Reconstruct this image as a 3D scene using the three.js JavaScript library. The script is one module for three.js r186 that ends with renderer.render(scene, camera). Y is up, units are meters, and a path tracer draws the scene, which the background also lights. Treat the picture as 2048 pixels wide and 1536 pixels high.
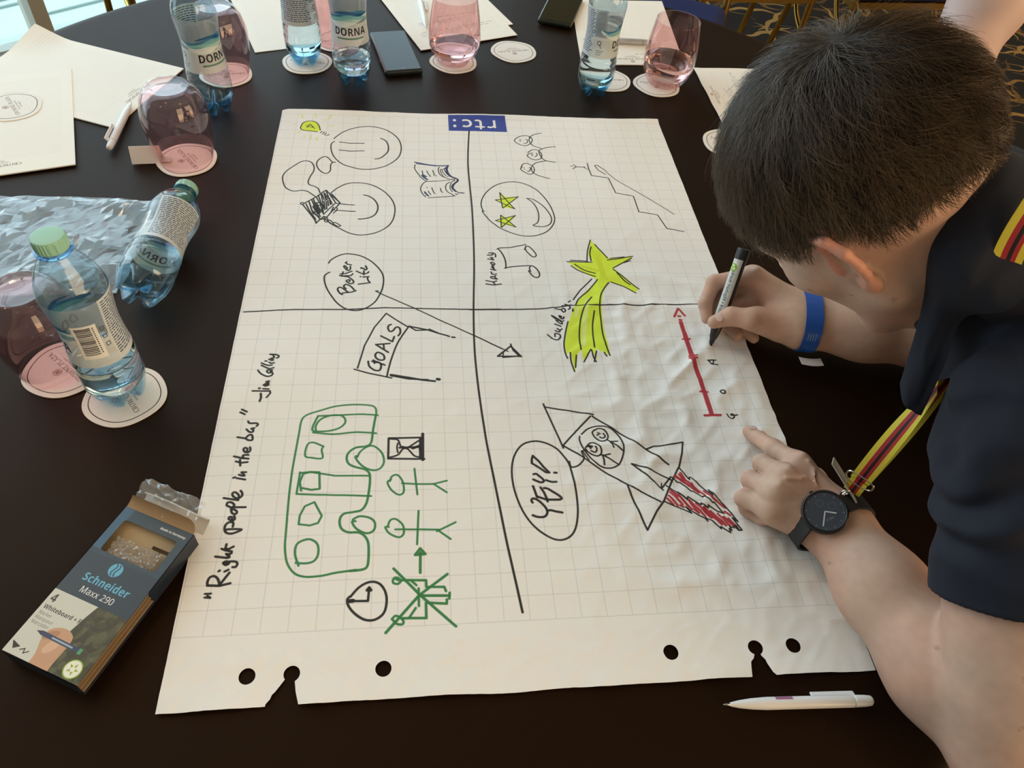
import * as THREE from 'three';
import { mergeGeometries } from 'three/addons/utils/BufferGeometryUtils.js';
import { RoundedBoxGeometry } from 'three/addons/geometries/RoundedBoxGeometry.js';
import { RectAreaLightUniformsLib } from 'three/addons/lights/RectAreaLightUniformsLib.js';
import { Brush, Evaluator, SUBTRACTION } from 'three-bvh-csg';
import { createNoise2D, createNoise3D } from 'simplex-noise';

// ---------------------------------------------------------------- camera, sky, lights, exposure
const scene = new THREE.Scene();
const camera = new THREE.PerspectiveCamera(53.92, 4 / 3, 0.02, 80);
camera.position.set(-0.0964, 1.4386, 0.7179);
camera.rotation.order = 'YXZ';
camera.rotation.set(-0.8533, -0.1786, 0.1216);
const renderer = new THREE.WebGLRenderer();
renderer.toneMapping = THREE.LinearToneMapping;
renderer.toneMappingExposure = 1.0;
renderer.shadowMap.enabled = true;
scene.background = new THREE.Color().setRGB(1.35, 1.75, 1.8);
RectAreaLightUniformsLib.init();

// The room stands turned by 45 degrees to the table: WA runs along the window wall, WN points from it into the room.
const W0 = new THREE.Vector3(-1.6, 0, -2.13), WA = new THREE.Vector3(0.76, 0, -0.65).normalize(), WN = new THREE.Vector3(0.65, 0, 0.76).normalize();
const roomAt = (a, y, n) => new THREE.Vector3(W0.x + WA.x * a + WN.x * n, y, W0.z + WA.z * a + WN.z * n);
const ROOM = { a0: -4.2, a1: 5.2, n1: 6.6, h: 3.1 };
const WINDOW_LIGHT = [], PI = Math.PI;
function areaLight(name, color, power, w, h, at, towards) {
  const l = new THREE.RectAreaLight(color, power, w, h);
  l.name = name; l.position.copy(at); l.lookAt(towards); scene.add(l);
  return l;
}
// cool daylight through the glazed wall (left, behind the table); added warm fill before the opposite wall, dressed with made-up amber curtains
areaLight('window_daylight', new THREE.Color().setRGB(0.61, 0.80, 1.0), 1.8, 5.6, 2.3, roomAt(-0.4, 1.72, 0.06), roomAt(-0.4, 1.3, 3));
areaLight('added_warm_fill', new THREE.Color().setRGB(1.0, 0.70, 0.42), 5.6, 5.0, 1.9, roomAt(1.2, 1.75, ROOM.n1 - 0.06), roomAt(1.2, 1.4, 0));
// ---------------------------------------------------------------- helpers
let seed = 7;
const rnd = () => { seed = (seed + 0x6d2b79f5) | 0; let t = Math.imul(seed ^ (seed >>> 15), 1 | seed); t = (t + Math.imul(t ^ (t >>> 7), 61 | t)) ^ t; return ((t ^ (t >>> 14)) >>> 0) / 4294967296; };
const reseed = (s) => { seed = s; };
const noise2 = createNoise2D(rnd), noise3 = createNoise3D(rnd);
const V = (x, y, z) => new THREE.Vector3(x, y, z);
const lerp = (a, b, t) => a + (b - a) * t, clamp = (x, a, b) => Math.min(b, Math.max(a, x)), sstep = (a, b, x) => { const t = clamp((x - a) / (b - a), 0, 1); return t * t * (3 - 2 * t); };
const TY = 0.75;                                              // table top
const names = new Map();
function numbered(name) { const n = names.get(name) ?? 0; names.set(name, n + 1); return n ? `${name}_${String(n).padStart(3, '0')}` : name; }
function thing(name, label, category, at = [0, 0, 0], turn = 0, group) {
  const o = new THREE.Group(); o.name = numbered(name); o.position.set(...at); o.rotation.y = turn;
  o.userData = { label, category }; if (group) o.userData.group = group;
  scene.add(o); return o;
}
function part(name, geo, mat, parent) {
  const m = new THREE.Mesh(geo, mat); m.name = name; m.castShadow = m.receiveShadow = true; parent.add(m); return m;
}
function single(name, geo, mat, label, category, at, turn = 0, group) {
  const m = part(numbered(name), geo, mat, scene); m.userData = { label, category }; if (group) m.userData.group = group;
  if (at) m.position.set(...at); m.rotation.y = turn; return m;
}
function structure(name, geo, mat, parent = scene) { const m = part(name, geo, mat, parent); if (parent === scene) m.userData.kind = 'structure'; return m; }
const rgb = (r, g, b) => new THREE.Color().setRGB(r, g, b);
const std = (color, roughness = 0.6, more = {}) => new THREE.MeshStandardMaterial({ color, roughness, ...more });
const phys = (more) => new THREE.MeshPhysicalMaterial(more);
function box(w, h, d, x = 0, y = 0, z = 0, r = 0) {
  const g = r ? new RoundedBoxGeometry(w, h, d, 2, r) : new THREE.BoxGeometry(w, h, d); g.translate(x, y, z); return r ? g : g;
}
function lathe(pts, seg = 48) { return new THREE.LatheGeometry(pts.map(([r, y]) => new THREE.Vector2(r, y)), seg); }
function tube(points, r, seg = 24, rad = 8, closed = false) { return new THREE.TubeGeometry(new THREE.CatmullRomCurve3(points, closed), seg, r, rad, closed); }
function rod(a, b, ra, rb = ra, seg = 10) {                    // cylinder between two points
  const d = b.clone().sub(a), g = new THREE.CylinderGeometry(rb, ra, d.length(), seg);
  g.applyQuaternion(new THREE.Quaternion().setFromUnitVectors(V(0, 1, 0), d.clone().normalize())); const c = a.clone().add(b).multiplyScalar(0.5); g.translate(c.x, c.y, c.z); return g;
}
const merge = (list) => mergeGeometries(list.map((g) => (g.index ? g.toNonIndexed() : g)).map((g) => { for (const k of Object.keys(g.attributes)) if (!['position', 'normal', 'uv'].includes(k)) g.deleteAttribute(k); return g; }));
function canvasTexture(w, h, draw, srgb = true) {
  const c = document.createElement('canvas'); c.width = w; c.height = h; const x = c.getContext('2d'); draw(x, w, h);
  const t = new THREE.CanvasTexture(c); if (srgb) t.colorSpace = THREE.SRGBColorSpace; t.anisotropy = 8; return t;
}
function grid(nu, nv, f, uvf) {                                // open surface f(u, v) -> [x, y, z]
  const p = [], uv = [], ix = [];
  for (let j = 0; j <= nv; j++) for (let i = 0; i <= nu; i++) { const u = i / nu, v = j / nv; p.push(...f(u, v)); uv.push(...(uvf ? uvf(u, v) : [u, v])); }
  for (let j = 0; j < nv; j++) for (let i = 0; i < nu; i++) { const a = j * (nu + 1) + i, b = a + 1, c = a + nu + 1, d = c + 1; ix.push(a, c, b, b, c, d); }
  const g = new THREE.BufferGeometry(); g.setAttribute('position', new THREE.Float32BufferAttribute(p, 3)); g.setAttribute('uv', new THREE.Float32BufferAttribute(uv, 2)); g.setIndex(ix); g.computeVertexNormals(); return g;
}
function slab(nu, nv, f, t, nrm = [0, 1, 0], uvf) {            // sheet with thickness t along nrm
  const top = grid(nu, nv, f, uvf).toNonIndexed();
  const bot = grid(nu, nv, (u, v) => { const q = f(u, v); return [q[0] - nrm[0] * t, q[1] - nrm[1] * t, q[2] - nrm[2] * t]; }, uvf);
  const ix = Array.from(bot.index.array); for (let i = 0; i < ix.length; i += 3) { const s = ix[i]; ix[i] = ix[i + 1]; ix[i + 1] = s; } bot.setIndex(ix); bot.computeVertexNormals();
  const rim = []; const N = 2 * (nu + nv), edge = (k) => k < nu ? [k / nu, 0] : k < nu + nv ? [1, (k - nu) / nv] : k < 2 * nu + nv ? [1 - (k - nu - nv) / nu, 1] : [0, 1 - (k - 2 * nu - nv) / nv];
  const side = grid(N, 1, (u, v) => { const k = Math.round(u * N) % N, q = f(...edge(k)); return [q[0] - nrm[0] * t * v, q[1] - nrm[1] * t * v, q[2] - nrm[2] * t * v]; }, (u) => (uvf ? uvf(...edge(Math.round(u * N) % N)) : edge(Math.round(u * N) % N)));
  return merge([top, bot, side]);
}
// ------- distance fields
function smin(a, b, k) { const h = Math.max(k - Math.abs(a - b), 0) / k; return Math.min(a, b) - h * h * k * 0.25; }
function smax(a, b, k) { return -smin(-a, -b, k); }
function bone(a, b, ra, rb = ra) {                             // tapered capsule
  const [ax, ay, az] = a, dx = b[0] - ax, dy = b[1] - ay, dz = b[2] - az, L = dx * dx + dy * dy + dz * dz || 1e-9;
  return (x, y, z) => { const px = x - ax, py = y - ay, pz = z - az, t = clamp((px * dx + py * dy + pz * dz) / L, 0, 1), qx = px - dx * t, qy = py - dy * t, qz = pz - dz * t; return Math.sqrt(qx * qx + qy * qy + qz * qz) - (ra + (rb - ra) * t); };
}
function blob(c, r) { return (x, y, z) => { const a = (x - c[0]) / r[0], b = (y - c[1]) / r[1], d = (z - c[2]) / r[2], k0 = Math.sqrt(a * a + b * b + d * d), k1 = Math.sqrt((a / r[0]) ** 2 + (b / r[1]) ** 2 + (d / r[2]) ** 2); return k1 < 1e-9 ? -Math.min(...r) : (k0 * (k0 - 1)) / k1; }; }
function joined(list, k) { return (x, y, z) => { let d = list[0](x, y, z); for (let i = 1; i < list.length; i++) d = smin(d, list[i](x, y, z), k); return d; }; }
function nets(sdf, lo, hi, cell) {                             // naive surface nets
  const nx = Math.ceil((hi[0] - lo[0]) / cell) + 1, ny = Math.ceil((hi[1] - lo[1]) / cell) + 1, nz = Math.ceil((hi[2] - lo[2]) / cell) + 1;
  const f = new Float32Array(nx * ny * nz), id = new Int32Array(nx * ny * nz).fill(-1), at = (i, j, k) => i + nx * (j + ny * k);
  const B = 6, far = cell * B * 0.9 * 1.25 + 0.008;               // blocks far from the surface are filled without a closer look
  for (let k0 = 0; k0 < nz; k0 += B) for (let j0 = 0; j0 < ny; j0 += B) for (let i0 = 0; i0 < nx; i0 += B) {
    const c = sdf(lo[0] + (i0 + B / 2) * cell, lo[1] + (j0 + B / 2) * cell, lo[2] + (k0 + B / 2) * cell), skip = Math.abs(c) > far;
    for (let k = k0; k < Math.min(nz, k0 + B); k++) for (let j = j0; j < Math.min(ny, j0 + B); j++) for (let i = i0; i < Math.min(nx, i0 + B); i++) f[at(i, j, k)] = skip ? c : sdf(lo[0] + i * cell, lo[1] + j * cell, lo[2] + k * cell);
  }
  const pos = [], nor = [], ix = [], e = cell * 0.4;
  const C = [[0, 0, 0], [1, 0, 0], [0, 1, 0], [1, 1, 0], [0, 0, 1], [1, 0, 1], [0, 1, 1], [1, 1, 1]], E = [[0, 1], [2, 3], [4, 5], [6, 7], [0, 2], [1, 3], [4, 6], [5, 7], [0, 4], [1, 5], [2, 6], [3, 7]];
  for (let k = 0; k < nz - 1; k++) for (let j = 0; j < ny - 1; j++) for (let i = 0; i < nx - 1; i++) {
    const v = C.map((c) => f[at(i + c[0], j + c[1], k + c[2])]); let neg = 0; for (const q of v) if (q < 0) neg++;
    if (!neg || neg === 8) continue;
    let x = 0, y = 0, z = 0, n = 0;
    for (const [a, b] of E) if ((v[a] < 0) !== (v[b] < 0)) { const t = v[a] / (v[a] - v[b]); x += lerp(C[a][0], C[b][0], t); y += lerp(C[a][1], C[b][1], t); z += lerp(C[a][2], C[b][2], t); n++; }
    const px = lo[0] + (i + x / n) * cell, py = lo[1] + (j + y / n) * cell, pz = lo[2] + (k + z / n) * cell;
    id[at(i, j, k)] = pos.length / 3; pos.push(px, py, pz);
    const gx = sdf(px + e, py, pz) - sdf(px - e, py, pz), gy = sdf(px, py + e, pz) - sdf(px, py - e, pz), gz = sdf(px, py, pz + e) - sdf(px, py, pz - e), l = Math.hypot(gx, gy, gz) || 1;
    nor.push(gx / l, gy / l, gz / l);
  }
  const quad = (a, b, c, d, flip) => { if (a < 0 || b < 0 || c < 0 || d < 0) return; if (flip) ix.push(a, c, b, a, d, c); else ix.push(a, b, c, a, c, d); };
  for (let k = 1; k < nz - 1; k++) for (let j = 1; j < ny - 1; j++) for (let i = 1; i < nx - 1; i++) {
    const s = f[at(i, j, k)] < 0;
    if (s !== f[at(i + 1, j, k)] < 0) quad(id[at(i, j - 1, k - 1)], id[at(i, j, k - 1)], id[at(i, j, k)], id[at(i, j - 1, k)], !s);
    if (s !== f[at(i, j + 1, k)] < 0) quad(id[at(i - 1, j, k - 1)], id[at(i - 1, j, k)], id[at(i, j, k)], id[at(i, j, k - 1)], !s);
    if (s !== f[at(i, j, k + 1)] < 0) quad(id[at(i - 1, j - 1, k)], id[at(i, j - 1, k)], id[at(i, j, k)], id[at(i - 1, j, k)], !s);
  }
  const g = new THREE.BufferGeometry(); g.setAttribute('position', new THREE.Float32BufferAttribute(pos, 3)); g.setAttribute('normal', new THREE.Float32BufferAttribute(nor, 3)); g.setIndex(ix); return g;
}
function onSurface(sdf, q, off = 0) {                          // moves a point to the surface of a field
  let [x, y, z] = q; const e = 1e-3;
  for (let i = 0; i < 12; i++) { const d = sdf(x, y, z) - off, gx = sdf(x + e, y, z) - sdf(x - e, y, z), gy = sdf(x, y + e, z) - sdf(x, y - e, z), gz = sdf(x, y, z + e) - sdf(x, y, z - e), l = Math.hypot(gx, gy, gz) || 1; x -= d * gx / l * 0.8; y -= d * gy / l * 0.8; z -= d * gz / l * 0.8; }
  return V(x, y, z);
}
function fieldNormal(sdf, q) { const e = 2e-3; return V(sdf(q.x + e, q.y, q.z) - sdf(q.x - e, q.y, q.z), sdf(q.x, q.y + e, q.z) - sdf(q.x, q.y - e, q.z), sdf(q.x, q.y, q.z + e) - sdf(q.x, q.y, q.z - e)).normalize(); }
function ribbon(points, sides, w, t = 0.0006) {                // flat band through points, sides[i] = its width direction
  const n = points.length, ring = [], uv = [];
  for (let i = 0; i < n; i++) {
    const tan = points[Math.min(n - 1, i + 1)].clone().sub(points[Math.max(0, i - 1)]).normalize(), s = sides[i].clone().normalize(), nn = tan.clone().cross(s).normalize();
    ring.push([[1, 1], [-1, 1], [-1, -1], [1, -1]].map(([a, b]) => points[i].clone().addScaledVector(s, a * w / 2).addScaledVector(nn, b * t / 2)));
  }
  const p = [], ix = []; let L = 0;
  for (let f = 0; f < 4; f++) { L = 0; for (let i = 0; i < n; i++) { if (i) L += points[i].distanceTo(points[i - 1]); const a = ring[i][f], b = ring[i][(f + 1) % 4]; p.push(a.x, a.y, a.z, b.x, b.y, b.z); uv.push(f === 0 ? 1 : f === 2 ? 0 : f === 1 ? 0 : 1, L / w, f === 0 ? 0 : f === 2 ? 1 : f === 1 ? 0 : 1, L / w); } const o = f * n * 2; for (let i = 0; i < n - 1; i++) { const a = o + i * 2; ix.push(a, a + 1, a + 2, a + 1, a + 3, a + 2); } }
  const g = new THREE.BufferGeometry(); g.setAttribute('position', new THREE.Float32BufferAttribute(p, 3)); g.setAttribute('uv', new THREE.Float32BufferAttribute(uv, 2)); g.setIndex(ix); g.computeVertexNormals(); return g;
}
// ---------------------------------------------------------------- the room
const roomBox = (a0, a1, y0, y1, n0, n1) => {                  // a box given along the window wall, up and into the room
  const g = new THREE.BoxGeometry(a1 - a0, y1 - y0, n1 - n0), c = roomAt((a0 + a1) / 2, (y0 + y1) / 2, (n0 + n1) / 2);
  g.applyMatrix4(new THREE.Matrix4().makeBasis(WA, V(0, 1, 0), WN.clone())); g.translate(c.x, c.y, c.z); return g;
};
const carpetMap = canvasTexture(1024, 1024, (x, w, h) => {
  x.fillStyle = '#0b0806'; x.fillRect(0, 0, w, h);
  const cols = ['#8a6a35', '#6f5226', '#a17d44', '#573d1a'];
  reseed(31);
  for (let k = 0; k < 70; k++) for (const [ox, oy] of [[0, 0], [w, 0], [0, h], [-w, 0], [0, -h]]) {
    const s = seed; let px = rnd() * w + ox, py = rnd() * h + oy, a = rnd() * 7, turn = (rnd() - 0.5) * 0.09, wd = 10 + rnd() * 22; x.strokeStyle = cols[Math.floor(rnd() * 4)]; x.lineCap = 'round';
    for (let i = 0; i < 46; i++) { const qx = px + Math.cos(a) * 8, qy = py + Math.sin(a) * 8; a += turn + 0.14 * Math.sin(i * 0.4 + k); x.lineWidth = wd * Math.sin((i / 46) * PI) + 1; x.beginPath(); x.moveTo(px, py); x.lineTo(qx, qy); x.stroke(); px = qx; py = qy; }
    if (ox !== 0 || oy !== -h) seed = s;
  }
  for (let i = 0; i < 60000; i++) { x.fillStyle = rnd() < 0.5 ? 'rgba(0,0,0,.16)' : 'rgba(190,150,90,.08)'; x.fillRect(rnd() * w, rnd() * h, 2, 2); }
});
carpetMap.wrapS = carpetMap.wrapT = THREE.RepeatWrapping;
const floorMat = std(0xffffff, 0.95, { map: carpetMap }), wallMat = std(rgb(0.50, 0.47, 0.42), 0.85), ceilMat = std(rgb(0.50, 0.50, 0.48), 0.9);
const floorGeo = roomBox(ROOM.a0, ROOM.a1, -0.1, 0, -0.0, ROOM.n1);
{ const p = floorGeo.attributes.position, uv = floorGeo.attributes.uv; for (let i = 0; i < p.count; i++) uv.setXY(i, p.getX(i) / 0.9, p.getZ(i) / 0.9); }
structure('floor', floorGeo, floorMat);
structure('ceiling', roomBox(ROOM.a0, ROOM.a1, ROOM.h, ROOM.h + 0.2, -0.15, ROOM.n1 + 0.2), ceilMat);
structure('wall_right', roomBox(ROOM.a1, ROOM.a1 + 0.2, -0.1, ROOM.h, -0.15, ROOM.n1 + 0.2), wallMat);
structure('wall_left', roomBox(ROOM.a0 - 0.2, ROOM.a0, -0.1, ROOM.h, -0.15, ROOM.n1 + 0.2), wallMat);
// glazed wall: posts from floor to head, dark sashes with pale inner faces, panes
const postMat = std(rgb(0.56, 0.53, 0.46), 0.6), sashMat = std(rgb(0.012, 0.016, 0.035), 0.4), paleMat = std(rgb(0.72, 0.8, 0.8), 0.5);
const paneMat = phys({ color: rgb(0.97, 1, 1), roughness: 0.02, transmission: 1, thickness: 0, ior: 1.5 });
structure('wall_back', merge([roomBox(ROOM.a0, -3.4, -0.1, ROOM.h, -0.15, 0), roomBox(2.8, ROOM.a1, -0.1, ROOM.h, -0.15, 0), roomBox(-3.4, 2.8, 2.95, ROOM.h, -0.15, 0)]), wallMat);
const win1 = structure('window_1', roomBox(-3.4, 2.8, -0.1, 0.012, -0.1, 0.0), paleMat);
const posts = [-3.37, -1.75, 0.165, 1.45, 2.77];
posts.forEach((a) => part('post', roomBox(a - 0.026, a + 0.026, 0.012, 2.95, -0.09, 0.03), postMat, win1));
for (let i = 0; i < posts.length - 1; i++) {
  const a0 = posts[i] + 0.03, a1 = i === 1 ? posts[i + 1] - 0.26 : posts[i + 1] - 0.03;
  part('pane', roomBox(a0, a1, 0.012, 2.93, -0.052, -0.05), paneMat, win1);
  const s = part('sash', merge([roomBox(a1 - 0.014, a1, 0.05, 2.93, -0.07, -0.03), roomBox(a1 - 0.05, a1 - 0.036, 0.05, 2.93, -0.07, -0.03), ...(i < 2 ? [roomBox(a0, a1, 0.012, 0.03, -0.07, -0.03)] : []), roomBox(a0, a1, 2.92, 2.94, -0.07, -0.03)]), sashMat, win1);
  part('sash_face', roomBox(a1 - 0.036, a1 - 0.014, 0.05, 2.93, -0.066, -0.034), paleMat, s);
  if (i === 1) part('pane', roomBox(a1 + 0.01, posts[2] - 0.03, 0.012, 2.93, -0.052, -0.05), paneMat, win1);
}
// wall opposite the glazing, with a row of windows
structure('wall_front', merge([roomBox(ROOM.a0, -1.5, -0.1, ROOM.h, ROOM.n1, ROOM.n1 + 0.2), roomBox(3.9, ROOM.a1, -0.1, ROOM.h, ROOM.n1, ROOM.n1 + 0.2), roomBox(-1.5, 3.9, -0.1, 0.8, ROOM.n1, ROOM.n1 + 0.2), roomBox(-1.5, 3.9, 2.75, ROOM.h, ROOM.n1, ROOM.n1 + 0.2)]), wallMat);
const win2 = structure('window_2', merge([0, 1, 2, 3].map((i) => roomBox(-1.5 + i * 1.8 - 0.04, -1.5 + i * 1.8 + 0.04, 0.8, 2.75, ROOM.n1 + 0.02, ROOM.n1 + 0.1))), paleMat);
for (let i = 0; i < 3; i++) part('pane', roomBox(-1.46 + i * 1.8, 0.26 + i * 1.8, 0.8, 2.75, ROOM.n1 + 0.05, ROOM.n1 + 0.052), paneMat, win2);
const addedCurtainMat = phys({ color: rgb(0.75, 0.5, 0.26), roughness: 1, transmission: 0.4, thickness: 0, side: THREE.DoubleSide });  // amber curtains, added to account for the warm fill light
for (let i = 0; i < 6; i++) part('added_curtain', grid(40, 2, (u, v) => { const q = roomAt(-1.5 + (i + u) * 0.9, lerp(2.8, 0.7, v), ROOM.n1 + 0.012 + 0.008 * Math.sin(u * 31)); return [q.x, q.y, q.z]; }), addedCurtainMat, win2);
// the pavement outside with a kerb and joint lines
const paveMat = std(rgb(0.86, 0.92, 0.92), 0.9), jointMat = std(rgb(0.42, 0.55, 0.56), 0.9);
const pave = structure('pavement', roomBox(-9, 9, -0.3, -0.12, -12, -0.16), paveMat);
for (const n of [-0.66, -0.73, -2.4]) part('kerb_line', roomBox(-9, 9, -0.121, -0.112, n - 0.012, n), jointMat, pave);
part('kerb_line', roomBox(0.25, 6, -0.121, -0.112, -0.51, -0.5), jointMat, pave);

// ceiling lamps: warm bulbs on two rings, above and out of the picture
function chandelier(at, label, power, H = 2.5) {
  const c = thing('chandelier', label, 'chandelier', [at.x, 0, at.z], 0, 'chandeliers under the ceiling');
  const brass = std(rgb(0.6, 0.4, 0.14), 0.3, { metalness: 1 }), glow = std(rgb(1, 0.85, 0.6), 0.5, { emissive: rgb(1, 0.74, 0.42), emissiveIntensity: 9 });
  part('stem', rod(V(0, H, 0), V(0, ROOM.h, 0), 0.012), brass, c);
  part('ring', new THREE.TorusGeometry(0.36, 0.014, 8, 40).rotateX(PI / 2).translate(0, H, 0), brass, c);
  for (let i = 0; i < 6; i++) {
    const t = (i / 6) * 2 * PI + 0.3, x = 0.36 * Math.cos(t), z = 0.36 * Math.sin(t);
    part('arm', rod(V(0, H, 0), V(x, H, z), 0.007), brass, c);
    part('bulb', new THREE.SphereGeometry(0.03, 14, 10).translate(x, H + 0.05, z), glow, c);
    const l = new THREE.PointLight(rgb(1, 0.74, 0.46), power); l.position.set(x, H + 0.05, z); l.castShadow = true; l.shadow.radius = 1.6; c.add(l);
  }
  return c;
}
chandelier(V(-1.1, 0, -0.55), 'brass ring chandelier hanging over the left part of the table', 0.30, 2.05);
chandelier(V(2.2, 0, -1.8), 'brass ring chandelier hanging over the gold chairs', 0.18);
chandelier(V(1.9, 0, 1.4), 'brass ring chandelier hanging behind the writing man', 0.22);

// ---------------------------------------------------------------- table and cloth
const TC = [-0.036, -0.225], TR = 0.9;
const tableWood = std(rgb(0.25, 0.15, 0.08), 0.6);
const table = thing('banquet_table', 'round folding banquet table hidden under the brown cloth', 'table', [TC[0], 0, TC[1]]);
part('tabletop', new THREE.CylinderGeometry(TR - 0.012, TR - 0.012, 0.03, 64).translate(0, TY - 0.02, 0), tableWood, table);
for (const [x, z] of [[0.5, 0.5], [-0.5, 0.5], [0.5, -0.5], [-0.5, -0.5]]) part('leg', rod(V(x, 0, z), V(x, TY - 0.03, z), 0.016), std(rgb(0.2, 0.2, 0.2), 0.4, { metalness: 1 }), table);
const clothMap = canvasTexture(512, 512, (x, w, h) => {
  x.fillStyle = '#808080'; x.fillRect(0, 0, w, h); reseed(5);
  for (let i = 0; i < 26000; i++) { const v = 90 + rnd() * 80; x.fillStyle = `rgba(${v},${v},${v},.5)`; x.fillRect(rnd() * w, rnd() * h, 1 + rnd() * 3, 1); }
}, false);
clothMap.wrapS = clothMap.wrapT = THREE.RepeatWrapping; clothMap.repeat.set(14, 14);
const clothMat = phys({ color: rgb(0.0098, 0.0044, 0.0018), roughness: 0.52, bumpMap: clothMap, bumpScale: 0.0005, specularIntensity: 0.3, specularColor: rgb(1, 0.62, 0.38) });
{
  const rows = 150, seg = 240, prof = [];
  for (let j = 0; j <= rows; j++) { const t = j / rows; if (t < 0.7) prof.push([TR * (t / 0.7), TY, 0]); else { const s = (t - 0.7) / 0.3; prof.push([TR, TY - s * 0.735, s]); } }
  const g = grid(seg, rows, (u, v) => {
    let [r, y, s] = prof[Math.round(v * rows)]; const a = u * 2 * PI;
    const fold = s * (0.05 * Math.sin(a * 17 + 1.3 * Math.sin(a * 3)) + 0.02 * Math.sin(a * 31 + 2)); if (s > 0) r += 0.006 * sstep(0, 0.04, s) + fold;
    const x = TC[0] + Math.cos(a) * r, z = TC[1] - Math.sin(a) * r;
    if (s === 0) { const q = noise2(x * 3.1, z * 3.1) * 0.5 + noise2(x * 9, z * 2.2 + 5) * 0.25; y -= 0.0006 + 0.0011 * q * sstep(0, 0.1, r) + (r > TR - 0.012 ? 0.004 * sstep(TR - 0.012, TR, r) : 0); y = Math.min(y, TY - 0.0001); }
    return [x, Math.max(y, 0.012), z];
  }, (u, v) => { const [r] = prof[Math.round(v * rows)], a = u * 2 * PI; const rr = v < 0.7 ? r : r + (v - 0.7) * 2.4; return [Math.cos(a) * rr, Math.sin(a) * rr]; });
  single('tablecloth', g, clothMat, 'dark brown cloth draped over the round banquet table', 'tablecloth');
}
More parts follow.
